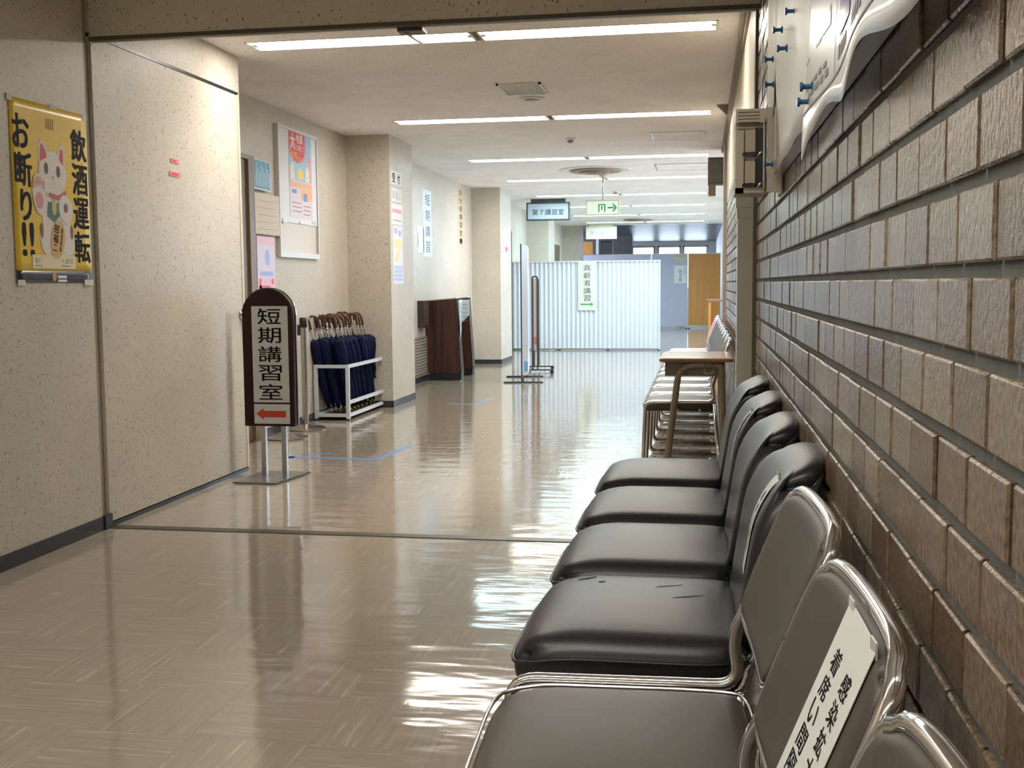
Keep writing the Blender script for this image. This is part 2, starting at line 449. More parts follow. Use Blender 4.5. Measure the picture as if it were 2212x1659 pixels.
# doors in the recessed wall (seen edge-on)
M_BRN = mat('brown_door', (0.14, 0.085, 0.04), 0.4, var=0.1)
d = thing('door_2', 'brown door frame in the recess behind the arched sign', 'door', (XR, 6.9, 0)); d['kind'] = 'structure'
box('door_leaf', M_BRN, d, 0.0, 0.012, -0.45, 0.44, 0.01, 1.97)
boxes('door_frame', mat('brown_frame', (0.17, 0.11, 0.055), 0.4), d, [(0.0, 0.03, 0.44, 0.54, 0, 2.0), (0.0, 0.03, -0.52, -0.45, 0, 2.0), (0.0, 0.03, -0.45, 0.44, 1.97, 2.0)])
d = thing('door_3', 'brown door frame on the left wall beyond the second column', 'door', (XR, 17.6, 0)); d['kind'] = 'structure'
box('door_leaf', mat('brown_door_pale', (0.30, 0.22, 0.16), 0.4), d, 0.0, 0.012, -0.40, 0.5, 0.01, 1.95)
boxes('door_frame', M_BRN, d, [(0.0, 0.04, 0.5, 0.56, 0, 1.98), (0.0, 0.04, -0.46, -0.40, 0, 1.98), (0.0, 0.04, -0.40, 0.5, 1.95, 1.98)])
d = thing('door_4', 'brown door on the left wall before the farthest column', 'door', (XR, 24.0, 0)); d['kind'] = 'structure'
box('door_leaf', M_BRN, d, 0.0, 0.02, -0.6, 0.6, 0.01, 1.95)
box('door_frame', M_CREAM, d, 0.0, 0.03, 0.6, 0.68, 0.0, 2.0)
# right side: glazed brick
WX, JZ, CP, BL = 0.222, 1.099, 0.0745, 0.128
def brick_wall(name, y0, y1, z0, z1, label):
    bm = B(); lay = bm.faces.layers.float.new('tone')
    rnd = random.Random(3)
    kz0 = math.floor((z0 - JZ) / CP); kz1 = math.ceil((z1 - JZ) / CP)
    jh, jv, ch = 0.0064, 0.003, 0.0022
    for kz in range(kz0, kz1):
        za, zb = max(z0, JZ + kz * CP + jh), min(z1, JZ + (kz + 1) * CP - jh)
        if zb - za < 0.015: continue
        off = (0.5 * BL if kz % 2 else 0.0) + rnd.uniform(-0.01, 0.01)
        n0 = math.floor((y0 - 0.908 - off) / BL); n1 = math.ceil((y1 - 0.908 - off) / BL)
        for n in range(n0, n1):
            ya, yb = max(y0, 0.908 + off + n * BL + jv), min(y1, 0.908 + off + (n + 1) * BL - jv)
            if yb - ya < 0.01: continue
            xo = WX + rnd.uniform(-0.0012, 0.0012); tone = rnd.random()
            o_ = [bm.verts.new((xo + ch + 0.008, yy, zz)) for yy, zz in ((ya, za), (yb, za), (yb, zb), (ya, zb))]
            m_ = [bm.verts.new((xo + ch, yy, zz)) for yy, zz in ((ya, za), (yb, za), (yb, zb), (ya, zb))]
            tl = rnd.uniform(-0.0008, 0.0008)
            i_ = [bm.verts.new((xo + (tl if q in (0, 3) else -tl), yy, zz)) for q, (yy, zz) in enumerate(((ya + ch, za + ch), (yb - ch, za + ch), (yb - ch, zb - ch), (ya + ch, zb - ch)))]
            fs = [bm.faces.new(i_)]
            for q in range(4):
                r_ = (q + 1) % 4
                fs.append(bm.faces.new((m_[q], m_[r_], i_[r_], i_[q]))); fs.append(bm.faces.new((o_[q], o_[r_], m_[r_], m_[q])))
            for f in fs: f[lay] = tone
    o = struct(name, bm, M_BRICK, label, 'wall')
    return o
bw = brick_wall('wall_right', -1.2, 4.66, 0.0, 2.42, 'near brown glazed brick wall behind the chairs')
bw2 = brick_wall('wall_right_far', 4.76, 11.4, 0.0, 1.83, 'brown glazed brick wall beyond the post')
for o, a, b_, z in ((bw, -1.2, 4.66, ZC), (bw2, 4.66, 11.4, ZC)):
    bm = B(); bx(bm, WX + 0.0065, WX + 0.1, a, b_, 0, z)
    struct('mortar', bm, M_MORTAR, parent=o)
bm = B(); bx(bm, WX + 0.002, WX + 0.0095, 4.76, 11.4, 1.835, ZC)
struct('wall_right_frieze', bm, mat('cream_plaster', (0.50, 0.44, 0.33), 0.5), 'cream plaster band above the far brick wall', 'wall')
bm = B(); bx(bm, WX - 0.03, WX + 0.002, 4.72, 11.4, ZC - 0.035, ZC); bx(bm, WX - 0.012, WX + 0.002, 4.72, 11.4, ZC - 0.06, ZC - 0.035)
struct('trim_7', bm, mat('brown_cornice', (0.24, 0.19, 0.14), 0.5), 'brown cornice where the ceiling meets the right wall', 'cornice')
bm = B(); bx(bm, WX - 0.012, WX + 0.03, 4.66, 4.76, 0, 2.19)
struct('trim_8', bm, mat('olive_frame', (0.16, 0.14, 0.09), 0.45), 'dark frame strip beside the beige post', 'trim')
bm = B(); bx(bm, 0.148, WX - 0.004, 4.70, 4.80, 0, 1.62); bx(bm, 0.140, WX - 0.004, 4.69, 4.80, 1.40, 1.62); bx(bm, 0.144, WX - 0.004, 4.695, 4.80, 1.36, 1.40)
struct('trim_9', bm, mat('grey_beige_post', (0.66, 0.64, 0.59), 0.32), 'grey beige post on the brick wall below the control box', 'post')
bm = B(); bx(bm, 0.196, WX + 0.01, 10.2, 10.42, 0, ZC - 0.06)
struct('trim_10', bm, mat('pale_brown_strip', (0.40, 0.32, 0.25), 0.5), 'pale brown vertical strip near the far end of the brick wall', 'trim')
# near room behind the camera
bm = B(); bx(bm, -6, 6, -4.1, -4.0, 0, ZC + 0.2)
struct('wall_back', bm, M_WALL, 'wall behind the viewpoint', 'wall')
bm = B(); bx(bm, WX, WX + 0.1, -4, -1.2, 0, ZC)
struct('wall_right_near', bm, M_WALL, 'right wall behind the viewpoint', 'wall')
# far right side with daylight windows
bm = B()
XF = 0.50
bx(bm, WX, XF + 0.12, 11.4, 11.5, 0, ZC)
bx(bm, XF, XF + 0.12, 11.5, 38, 0, 0.85); bx(bm, XF, XF + 0.12, 11.5, 38, 2.25, 3.2)
for i in range(5): bx(bm, XF, XF + 0.12, (11.5, 14.6, 17.7, 20.8, 24.0)[i], (12.0, 15.0, 18.1, 21.2, 38)[i], 0.85, 2.25)
struct('wall_right_end', bm, mat('white_wall', (0.72, 0.74, 0.78), 0.5), 'pale wall beyond the end of the brick wall', 'wall')
for i, (a, b_) in enumerate(((12.0, 14.6), (15.0, 17.7), (18.1, 20.8), (21.2, 24.0))):
    bm = B()
    for yy in (a, (a + b_) / 2 - 0.02, b_ - 0.04): bx(bm, XF + 0.03, XF + 0.07, yy, yy + 0.04, 0.85, 2.25)
    bx(bm, XF + 0.03, XF + 0.07, a, b_, 0.85, 0.89); bx(bm, XF + 0.03, XF + 0.07, a, b_, 2.21, 2.25)
    struct('window_%d' % (i + 1), bm, M_STEEL, 'side window %s beyond the end of the brick wall' % ['first', 'second', 'third', 'fourth'][i], 'window')
# far hall
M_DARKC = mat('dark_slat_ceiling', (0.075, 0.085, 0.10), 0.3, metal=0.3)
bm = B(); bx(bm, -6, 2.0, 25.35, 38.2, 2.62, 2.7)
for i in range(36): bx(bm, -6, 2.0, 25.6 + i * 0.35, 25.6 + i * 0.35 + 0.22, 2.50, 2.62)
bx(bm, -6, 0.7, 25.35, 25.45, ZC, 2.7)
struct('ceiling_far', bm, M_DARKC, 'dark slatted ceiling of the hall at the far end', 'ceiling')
bm = B()
bx(bm, -6, 2, 38, 38.2, 0, 0.9); bx(bm, -6, 2, 38, 38.2, 2.36, 2.8)
WN = [(-4.4, -3.55), (-3.4, -2.55), (-2.32, -1.55), (-1.45, -0.68), (-0.60, 0.22)]
xs = [-6] + [v for p in WN for v in p] + [2]
for i in range(0, len(xs), 2): bx(bm, xs[i], xs[i + 1], 38, 38.2, 0.9, 2.36)
struct('wall_far', bm, mat('far_grey_wall', (0.42, 0.43, 0.42), 0.5), 'window wall at the far end of the hall', 'wall')
for i, (a, b_) in enumerate(WN):
    bm = B(); bx(bm, a, a + 0.05, 38.05, 38.12, 0.9, 2.36); bx(bm, b_ - 0.05, b_, 38.05, 38.12, 0.9, 2.36); bx(bm, a, b_, 38.05, 38.12, 2.31, 2.36); bx(bm, a, b_, 38.05, 38.12, 0.9, 0.95)
    struct('window_%d' % (i + 5), bm, M_STEEL, 'bright far window, %s from the left' % ['first', 'second', 'third', 'fourth', 'fifth'][i], 'window')
bm = B(); bx(bm, -6.0, -2.0, 33.0, 33.1, 0, 2.62)
struct('wall_far_left', bm, mat('dark_grey_wall', (0.10, 0.10, 0.105), 0.5), 'dark wall at the far left end of the hall', 'wall')

# ------------------------------------------------------------------ ceiling lights
M_TRAY = mat('white_tray', (0.75, 0.72, 0.64), 0.4)
ORD = ['first', 'second', 'third', 'fourth', 'fifth', 'sixth', 'seventh', 'eighth']
def light_fitting(x0, x1, yc, ecol, e, label, group):
    t = thing('ceiling_light', label, 'ceiling light', ((x0 + x1) / 2, yc, ZC), (0, 0, 0), group)
    h = (x1 - x0) / 2; q = LH
    boxes('tray', M_TRAY, t, [(-h, h, -q, q, 0.07, 0.075), (-h, h, -q, -q + 0.006, -0.003, 0.07), (-h, h, q - 0.006, q, -0.003, 0.07),
                              (-h, -h + 0.012, -q, q, -0.003, 0.07), (h - 0.012, h, -q, q, -0.003, 0.07)])
    m = emit('tube_glow_%d_%d' % (int(ecol[2] * 100), int(e * 10)), ecol, e)
    box('diffuser', m, t, -h + 0.035, h - 0.035, -q + 0.012, q - 0.012, 0.018, 0.022)
    boxes('lamp_holder', M_TRAY, t, [(-h + 0.012, -h + 0.035, -0.03, 0.03, 0.0, 0.05), (h - 0.035, h - 0.012, -0.03, 0.03, 0.0, 0.05)])
    return t
WARM, COOL, CYAN = (1.0, 0.95, 0.87), (0.86, 0.92, 1.0), (0.66, 0.94, 1.0)
xm = (LX0 + LX1) / 2
for i, yc in enumerate(ROWS):
    ec = WARM if i < 4 else COOL
    el = CYAN if i == 2 else ec
    light_fitting(LX0, xm - 0.015, yc, el, LAMP_E, 'left fluorescent strip light of the %s lit ceiling row beyond the beam' % ORD[i], 'fluorescent strip lights')
    light_fitting(xm + 0.015, LX1, yc, ec, LAMP_E, 'right fluorescent strip light of the %s lit ceiling row beyond the beam' % ORD[i], 'fluorescent strip lights')
for i, yc in enumerate(NEAR):  # unseen fittings, added to brighten the near walls, floor and chairs
    for j, (a, b_) in enumerate(((LX0, xm - 0.015), (xm + 0.015, LX1))):
        light_fitting(a, b_, yc, WARM, NEAR_E, 'added %s fill strip light, out of view over the near chairs, row %s' % (('left', 'right')[j], ('nearest the beam', 'behind')[i]), 'added near fill lights')

# ------------------------------------------------------------------ ceiling fittings
def ceil(name, label, cat, x, y, group=None): return thing(name, label, cat, (x, y, ZC), (0, 0, 0), group)
t = ceil('ceiling_vent', 'square louvred vent on the ceiling between the first two light rows', 'vent', -1.2, 7.56)
boxes('frame', M_WHITE, t, [(-0.15, 0.15, -0.2, -0.185, -0.014, 0), (-0.15, 0.15, 0.185, 0.2, -0.014, 0), (-0.15, -0.135, -0.2, 0.2, -0.014, 0), (0.135, 0.15, -0.2, 0.2, -0.014, 0)])
boxes('louvre', mat('vent_grey', (0.72, 0.71, 0.69), 0.5), t, [(-0.135 + i * 0.018, -0.125 + i * 0.018, -0.185, 0.185, -0.010, -0.002) for i in range(15)])
t = ceil('ceiling_speaker', 'small round recessed fitting on the ceiling behind the louvred vent', 'ceiling fitting', -1.205, 7.99)
bm = B(); lathe(bm, [(0.09, 0), (0.095, -0.006), (0.085, -0.012), (0.06, -0.010), (0.055, -0.002)], 28); obj('ring', bm, M_WHITE, t, 'edge')
bm = B(); lathe(bm, [(0.055, -0.001), (0.05, -0.004), (0.02, -0.006)], 24); obj('grille', bm, M_BLACK, t, True)
for (x, y, r, l) in ((-1.183, 10.2, 0.05, 'round smoke detector on the ceiling before the third light row'), (-1.217, 16.1, 0.05, 'small smoke detector beyond the hanging exit sign rod')):
    t = ceil('smoke_detector', l, 'smoke detector', x, y)
    bm = B(); lathe(bm, [(r, 0), (r, -0.012), (r * 0.8, -0.02)], 20); obj('base', bm, M_WHITE, t, 'edge')
    bm = B(); lathe(bm, [(r * 0.55, -0.018), (r * 0.55, -0.035), (r * 0.35, -0.045)], 20); obj('sensor', bm, mat('sensor_grey', (0.3, 0.29, 0.27), 0.5), t, 'edge')
for (x, y, hx, hy, l) in ((-0.21, 10.26, 0.235, 0.27, 'nearer square access hatch in the ceiling by the right wall'), (-0.22, 12.97, 0.30, 0.36, 'farther square access hatch in the ceiling by the right wall')):
    t = ceil('ceiling_hatch', l, 'access hatch', x, y)
    boxes('frame', M_STEEL if hx < 0.25 else mat('hatch_tan', (0.5, 0.42, 0.35), 0.5), t, [(-hx, hx, -hy, -hy + 0.014, -0.005, 0), (-hx, hx, hy - 0.014, hy, -0.005, 0), (-hx, -hx + 0.014, -hy, hy, -0.005, 0), (hx - 0.014, hx, -hy, hy, -0.005, 0)])
    box('panel', M_CEIL, t, -hx + 0.014, hx - 0.014, -hy + 0.014, hy - 0.014, -0.003, 0)
for (x, y, r, l) in ((-1.22, 13.05, 0.42, 'large round air diffuser on the ceiling before the fourth light row'), (-1.29, 23.1, 0.42, 'far round air diffuser near the last light rows')):
    t = ceil('air_diffuser', l, 'air diffuser', x, y)
    for n_, (ra, rb, z) in enumerate(((1.0, 0.74, -0.012), (0.70, 0.48, -0.03), (0.44, 0.26, -0.045), (0.2, 0.05, -0.05))):
        bm = B(); lathe(bm, [(r * ra, -0.002), (r * ra * 0.98, z), (r * rb, z + 0.004), (r * rb * 0.97, -0.002)], 36)
        obj('ring' if n_ < 3 else 'centre_cone', bm, M_WHITE if n_ == 0 else mat('diffuser_brown', (0.34, 0.27, 0.20), 0.5), t, 'edge')
# latch under the beam
t = thing('door_latch', 'dark fire door catch with an arm hanging under the beam', 'latch', (-1.215, 4.66, 2.172))
box('plate', mat('latch_bronze', (0.09, 0.07, 0.05), 0.4, metal=0.5), t, -0.055, 0.055, -0.03, 0.05, -0.014, 0)
bm = B(); tube(bm, fillet([(-0.03, 0.0, -0.012), (-0.015, 0.05, -0.02), (0.0, 0.22, -0.022)], 0.02), 0.006, 8); obj('arm', bm, M_STEEL, t, True)
# box loudspeaker on the right wall
t = thing('wall_speaker', 'grey box loudspeaker high on the right wall beyond the control box', 'loudspeaker', (0.222, 11.25, 1.95))
box('cabinet', mat('speaker_grey', (0.16, 0.14, 0.12), 0.6), t, -0.16, 0.0, -0.06, 0.12, 0.11, 0.37)
box('grille', mat('speaker_grille', (0.22, 0.20, 0.18), 0.7), t, -0.155, -0.005, -0.066, -0.06, 0.13, 0.35)
box('bracket', mat('speaker_bracket', (0.36, 0.25, 0.19), 0.6), t, -0.155, -0.085, -0.05, 0.05, 0.0, 0.11)
t = thing('ceiling_bracket', 'small brown wedge bracket where the ceiling meets the right wall', 'bracket', (0.19, 8.6, ZC))
bm = B(); prism(bm, [(0, 0), (-0.085, 0), (-0.01, -0.075), (0, -0.075)], -0.03, 0.03, Matrix.Rotation(PI / 2, 4, 'X')); obj('wedge', bm, mat('bracket_brown', (0.3, 0.24, 0.19), 0.5), t)
# control box on the right wall
t = thing('control_box', 'beige wall control box with two modules, below the notice board', 'control box', (WX, 3.15, 1.337))
M_CB = mat('control_beige', (0.56, 0.51, 0.41), 0.45)
boxes('back_plate', M_CB, t, [(-0.006, 0.0, -0.0, 0.16, 0.0, 0.228), (-0.046, -0.006, -0.012, 0.0, 0.0, 0.228)])
boxes('housing', M_CB, t, [(-0.13, -0.046, 0.02, 0.16, 0, 0.228), (-0.13, -0.108, 0.0, 0.02, 0.0, 0.17), (-0.13, -0.046, 0.0, 0.02, 0.19, 0.228), (-0.13, -0.052, 0.0, 0.02, 0.0, 0.014)])
boxes('vent_slot', mat('slot_brown', (0.13, 0.11, 0.08), 0.6), t, [(-0.125, -0.066, -0.001, 0.001, 0.172 + i * 0.009, 0.1745 + i * 0.009) for i in range(6)])
for z in (0.018, 0.102):
    box('module', mat('module_beige', (0.50, 0.45, 0.34), 0.4), t, -0.105, -0.078, -0.012, 0.02, z + 0.008, z + 0.068)
    boxes('terminal', M_BLACK, t, [(-0.112 + i * 0.009, -0.106 + i * 0.009, -0.014, -0.011, z - 0.004, z + 0.006) for i in range(4)])
    box('module_slot', M_BLACK, t, -0.078, -0.058, -0.004, 0.02, z + 0.002, z + 0.074)
boxes('edge_rail', M_CHROME, t, [(-0.057, -0.053, -0.014, 0.0, 0.01, 0.2)])
for s, z in enumerate((0.012, 0.096)):
    bm = B(); tube(bm, [(-0.072, -0.012, z), (-0.062, -0.02, z + 0.014)], 0.004, 8); obj('clip', bm, M_CHROME, t, True)

# ------------------------------------------------------------------ hanging signs
def room_sign(loc, s, label, face_m, ink):
    t = thing('room_sign', label, 'hanging sign', loc)
    box('hanger', M_DGREY if face_m is not M_SIGN2 else M_CREAM, t, -0.27, 0.27, -0.04, 0.04, -0.055, 0.0)
    fr = M_DGREY if face_m is not M_SIGN2 else M_CREAM
    boxes('frame', fr, t, [(-0.34, 0.34, -0.045, 0.045, -0.075, -0.055), (-0.34, 0.34, -0.045, 0.045, -0.335, -0.312), (-0.34, -0.318, -0.045, 0.045, -0.312, -0.075), (0.318, 0.34, -0.045, 0.045, -0.312, -0.075)])
    box('face', face_m, t, -0.318, 0.318, -0.036, 0.036, -0.312, -0.075)
    l = lettering(t, ink, [(s, 0, 0, 0.50, 0.092, 0, dict(bold=0.012))]); l.rotation_euler = (PI / 2, 0, 0); l.location = (0, -0.0375, -0.205)
    return t
M_SIGN1 = mat('sign_blue_grey', (0.40, 0.45, 0.52), 0.4); M_SIGN2 = mat('sign_cream', (0.60, 0.56, 0.44), 0.4)
room_sign((-2.357, 17.3, ZC), '第７講習室', 'grey framed hanging sign reading room seven, left of the exit sign', M_SIGN1, M_INK)
room_sign((-2.18, 24.7, ZC), '第６講習室', 'cream hanging sign below the exit sign with pale lettering', M_SIGN2, M_GINK)
t = thing('exit_sign', 'lit green and white exit sign with right arrow hanging from a rod', 'exit sign', (-1.19, 13.7, ZC))
bm = B(); tube(bm, [(0, 0, 0), (0, 0, -0.31)], 0.011, 10); obj('rod', bm, M_STEEL, t, True)
bm = B(); lathe(bm, [(0.05, 0), (0.045, -0.015), (0.014, -0.03)], 18); obj('ceiling_rose', bm, M_CREAM, t, True)
boxes('housing', mat('exit_cream', (0.60, 0.58, 0.42), 0.4), t, [(-0.205, 0.205, -0.04, 0.04, -0.318, -0.307), (-0.205, 0.205, -0.04, 0.04, -0.487, -0.478), (-0.205, -0.195, -0.04, 0.04, -0.478, -0.318), (0.195, 0.205, -0.04, 0.04, -0.478, -0.318)])
box('lit_face', emit('exit_glow', (0.62, 0.95, 0.45), 0.16), t, -0.195, 0.195, -0.034, 0.034, -0.478, -0.318)
g = B()
for pts in (rect(-0.055, -0.040, -0.05, 0.045), rect(0.018, 0.033, -0.05, 0.045), rect(-0.055, 0.033, 0.032, 0.045), rect(-0.02, -0.005, -0.03, 0.012), [(-0.02, 0.022), (0.0, 0.022), (0.0, 0.006), (-0.02, 0.006)],
            rect(0.06, 0.14, -0.009, 0.009), [(0.115, 0.045), (0.135, 0.045), (0.175, 0.0), (0.135, -0.045), (0.115, -0.045), (0.15, 0.0)]):
    prism(g, pts, 0, 0.001)
o = obj('pictogram', g, emit('exit_green', (0.0, 0.50, 0.28), 0.10, (0.0, 0.25, 0.14)), t); o.rotation_euler = (PI / 2, 0, 0); o.location = (0, -0.0345, -0.40)

# ------------------------------------------------------------------ posters and notices on the left
def poster(name, label, cat, face, loc, group=None): return thing(name, label, cat, loc, FACE[face], group)
def plain(name, label, face, loc, w_, h_, m, cat='notice', t=0.002):
    r = poster(name, label, cat, face, loc)
    box('sheet', m, r, -w_ / 2, w_ / 2, -h_ / 2, h_ / 2, 0, t)
    return r
# yellow drink-driving poster
t = poster('poster', 'yellow poster with a white beckoning cat and big black characters', 'poster', 'E', (-2.658, 4.262, 1.478))
PW, PH = 0.545, 0.725
zy = lambda x, y: 0.0025 + 0.0012 * math.sin(x * 9 + y * 3) + 0.0008 * math.sin(y * 11 + 1)
bm = B(); grid_sheet(bm, -PW / 2, PW / 2, -0.315, PH / 2, 14, 20, zy); obj('sheet', bm, mat('poster_yellow', (0.80, 0.56, 0.06), 0.28, var=0.06, vscale=6), t, True)
bm = B(); grid_sheet(bm, -PW / 2, PW / 2, -PH / 2, -0.315, 14, 3, zy); obj('footer_band', bm, mat('poster_black_band', (0.04, 0.045, 0.06), 0.25), t, True)
Z1, Z2, Z3, Z4 = 0.0016, 0.0022, 0.0028, 0.0034
lettering(t, M_INK, [('飲', 0.205, 0.225, 0.115, 0.13, Z1, dict(bold=0.03)), ('酒', 0.205, 0.08, 0.115, 0.13, Z1, dict(bold=0.03)), ('運', 0.205, -0.065, 0.115, 0.13, Z1, dict(bold=0.03)), ('転', 0.205, -0.21, 0.115, 0.13, Z1, dict(bold=0.03)),
                      ('お', -0.205, 0.235, 0.105, 0.13, Z1, dict(bold=0.03)), ('断', -0.20, 0.085, 0.11, 0.13, Z1, dict(bold=0.03)), ('り', -0.19, -0.055, 0.07, 0.12, Z1, dict(bold=0.03)), ('!!', -0.185, -0.19, 0.075, 0.13, Z1, dict(bold=0.03))], zf=zy)
M_CAT = mat('cat_white', (0.72, 0.68, 0.63), 0.35); M_PINK = mat('cat_pink', (0.72, 0.30, 0.32), 0.35); M_CRED = mat('cat_red', (0.58, 0.05, 0.05), 0.35)
shapes('cat_figure', M_CAT, t, [
    (ell(0.02, -0.175, 0.125, 0.085), Z1), (ell(-0.05, -0.205, 0.045, 0.045), Z2), (ell(0.10, -0.205, 0.045, 0.045), Z2), (ell(0.015, -0.09, 0.10, 0.10), Z1),
    (ell(0.0, 0.085, 0.098, 0.092), Z2), ([(-0.095, 0.11), (-0.092, 0.20), (-0.07, 0.222), (-0.035, 0.19), (-0.02, 0.15)], Z1), ([(0.03, 0.15), (0.055, 0.20), (0.075, 0.215), (0.09, 0.19), (0.088, 0.11)], Z1),
    (ell(-0.10, -0.005, 0.046, 0.085, rot=0.12), Z3), (ell(0.085, -0.055, 0.05, 0.06, rot=0.3), Z3)], zf=zy)
shapes('cat_ear', M_CRED, t, [([(-0.083, 0.13), (-0.08, 0.19), (-0.066, 0.205), (-0.045, 0.178), (-0.038, 0.15)], Z2 + 0.0004), ([(0.048, 0.15), (0.06, 0.188), (0.073, 0.198), (0.081, 0.18), (0.078, 0.125)], Z2 + 0.0004)], zf=zy)
shapes('paw_pad', M_PINK, t, [(ell(-0.10, -0.03, 0.026, 0.034), Z4 + 0.0003)] + [(ell(-0.135 + i * 0.022, 0.035 + (0.012 if i in (1, 2) else 0), 0.008, 0.02), Z4 + 0.0003) for i in range(4)], zf=zy)
shapes('collar', mat('collar_rose', (0.50, 0.10, 0.14), 0.35), t, [([(-0.03, -0.012), (0.03, -0.022), (0.09, 0.0), (0.09, 0.022), (0.03, 0.0), (-0.03, 0.008)], Z3)], zf=zy)
shapes('bib', mat('bib_green', (0.06, 0.16, 0.15), 0.35), t, [([(-0.04, -0.03), (0.02, -0.035), (0.075, -0.01), (0.06, -0.07), (0.0, -0.115), (-0.05, -0.09)], Z2 + 0.0002)], zf=zy)
shapes('bell', mat('bell_gold', (0.62, 0.48, 0.18), 0.3), t, [(ell(0.0, -0.05, 0.018, 0.034), Z4)], zf=zy)
shapes('cat_eye', mat('eye_dark', (0.06, 0.05, 0.04), 0.3), t, [(ell(-0.045, 0.105, 0.013, 0.024), Z3), (ell(0.04, 0.098, 0.013, 0.024), Z3)] + [(rect(-0.03 + i * 0.015, -0.026 + i * 0.015, 0.265, 0.31), Z1) for i in range(4)], zf=zy)
shapes('cat_nose', M_PINK, t, [(ell(0.0, 0.07, 0.008, 0.006), Z3)] + [(rect(-0.012, 0.012, 0.043, 0.045), Z3)], zf=zy)
shapes('fur_patch', mat('patch_brown', (0.25, 0.07, 0.04), 0.35), t, [(ell(0.085, -0.05, 0.014, 0.02), Z4), (ell(-0.09, -0.15, 0.010, 0.03), Z3), (ell(0.125, -0.15, 0.010, 0.03), Z3)], zf=zy)
shapes('coin', mat('coin_gold', (0.66, 0.42, 0.16), 0.3), t, [(ell(0.02, -0.185, 0.05, 0.082, rot=-0.25), Z4)], zf=zy)
lettering(t, M_INK, [('招', 0.012, -0.14, 0.034, 0.036, Z4 + 0.0006, dict(bold=0.03, rot=-0.2)), ('福', 0.004, -0.18, 0.034, 0.036, Z4 + 0.0006, dict(bold=0.03, rot=-0.2)), ('二', -0.004, -0.218, 0.028, 0.026, Z4 + 0.0006, dict(bold=0.03, rot=-0.2)),
                      ('飲酒運転', 0.043, -0.185, 0.014, 0.10, Z4 + 0.0006, dict(bold=0.02, vertical=True, rot=-0.2))], 'coin_lettering', zf=zy)
shapes('caption_panel', mat('caption_cream', (0.74, 0.66, 0.42), 0.4), t, [(rect(-0.165, 0.145, -0.305, -0.25), Z2)], zf=zy)
lettering(t, M_INK, [('なくそう 飲んで乗る人 出す人', -0.01, -0.272, 0.27, 0.022, Z2 + 0.0008, dict(bold=0.02))], 'caption', zf=zy)
shapes('credit_lines', M_GINK, t, [(rect(-0.15, -0.06, -0.296, -0.292), Z2 + 0.0006), (rect(-0.02, 0.10, -0.296, -0.291), Z2 + 0.0006)], zf=zy)
shapes('footer_marks', M_PAPER, t, [(rect(0.01, 0.075, -0.345, -0.333), Z1), (rect(0.01, 0.075, -0.36, -0.350), Z1)], zf=zy)
shapes('footer_figure', mat('figure_tan', (0.45, 0.28, 0.14), 0.4), t, [(ell(-0.015, -0.338, 0.016, 0.02), Z1)], zf=zy)
shapes('tape', mat('clear_tape', (0.72, 0.70, 0.66), 0.12), t, [(rect(-0.285, -0.25, 0.345, 0.372), Z1), (rect(0.0, 0.05, 0.352, 0.372), Z1), (rect(0.245, 0.28, 0.34, 0.368), Z1), (rect(-0.27, -0.22, -0.375, -0.352), Z1), (rect(0.21, 0.28, -0.375, -0.35), Z1)], zf=zy)
# pink strips on the fire door
for z, w_, h_, l in ((1.733, 0.085, 0.022, 'upper small pink label stuck on the fire door'), (1.667, 0.12, 0.024, 'lower small pink label stuck on the fire door')):
    r = plain('door_label', l, 'E', (-2.654, 5.36, z), w_, h_, mat('pink_label', (0.85, 0.16, 0.17), 0.4), 'label', 0.001)
    shapes('label_text', mat('dark_pink', (0.45, 0.03, 0.05), 0.5), r, [(rect(-w_ * 0.3 + i * 0.013, -w_ * 0.3 + i * 0.013 + 0.009, -0.006, 0.005), 0.0012) for i in range(int(w_ * 0.6 / 0.013))])
# notices beside the recess door
r = plain('notice', 'blue notice at the top beside the brown door frame', 'E', (XR + 0.03, 7.585, 1.882), 0.31, 0.21, M_PAPER)
shapes('blue_print', mat('print_blue', (0.03, 0.30, 0.48), 0.4, var=0.5, vscale=60), r, [(rect(-0.15, 0.14, -0.095, 0.10), 0.0022)])
shapes('text_lines', mat('print_pale', (0.55, 0.75, 0.80), 0.5), r, [(rect(-0.12 + i * 0.03, -0.108 + i * 0.03, -0.08, 0.08 - 0.03 * (i % 3)), 0.0028) for i in range(9)])
r = plain('notice', 'beige notice with faint lines below the blue notice', 'E', (XR + 0.03, 7.66, 1.61), 0.46, 0.29, mat('beige_paper', (0.66, 0.58, 0.46), 0.5))
shapes('text_lines', mat('faint_ink', (0.50, 0.44, 0.36), 0.6), r, [(rect(-0.2, 0.18 - 0.05 * (i % 2), 0.09 - i * 0.05, 0.096 - i * 0.05), 0.0022) for i in range(5)])
r = plain('notice', 'pink and violet leaflet below the beige notice', 'E', (XR + 0.03, 7.61, 1.25), 0.33, 0.40, mat('leaflet_violet', (0.74, 0.66, 0.85), 0.45))
shapes('pink_band', mat('leaflet_pink', (0.85, 0.52, 0.66), 0.45), r, [(rect(-0.165, 0.165, 0.14, 0.2), 0.0022), (rect(-0.165, 0.165, -0.2, -0.10), 0.0022)])
shapes('drop_picture', mat('leaflet_blue', (0.35, 0.45, 0.85), 0.45), r, [(ell(0.02, 0.05, 0.045, 0.06), 0.0024), (rect(-0.12, 0.12, -0.08, -0.05), 0.0024)])
shapes('red_print', mat('leaflet_red', (0.75, 0.10, 0.14), 0.45), r, [(rect(-0.14, -0.10, -0.19, -0.10), 0.0028), (rect(-0.14, 0.06, -0.19, -0.15), 0.0028), (rect(0.09, 0.13, -0.14, -0.10), 0.0028)])
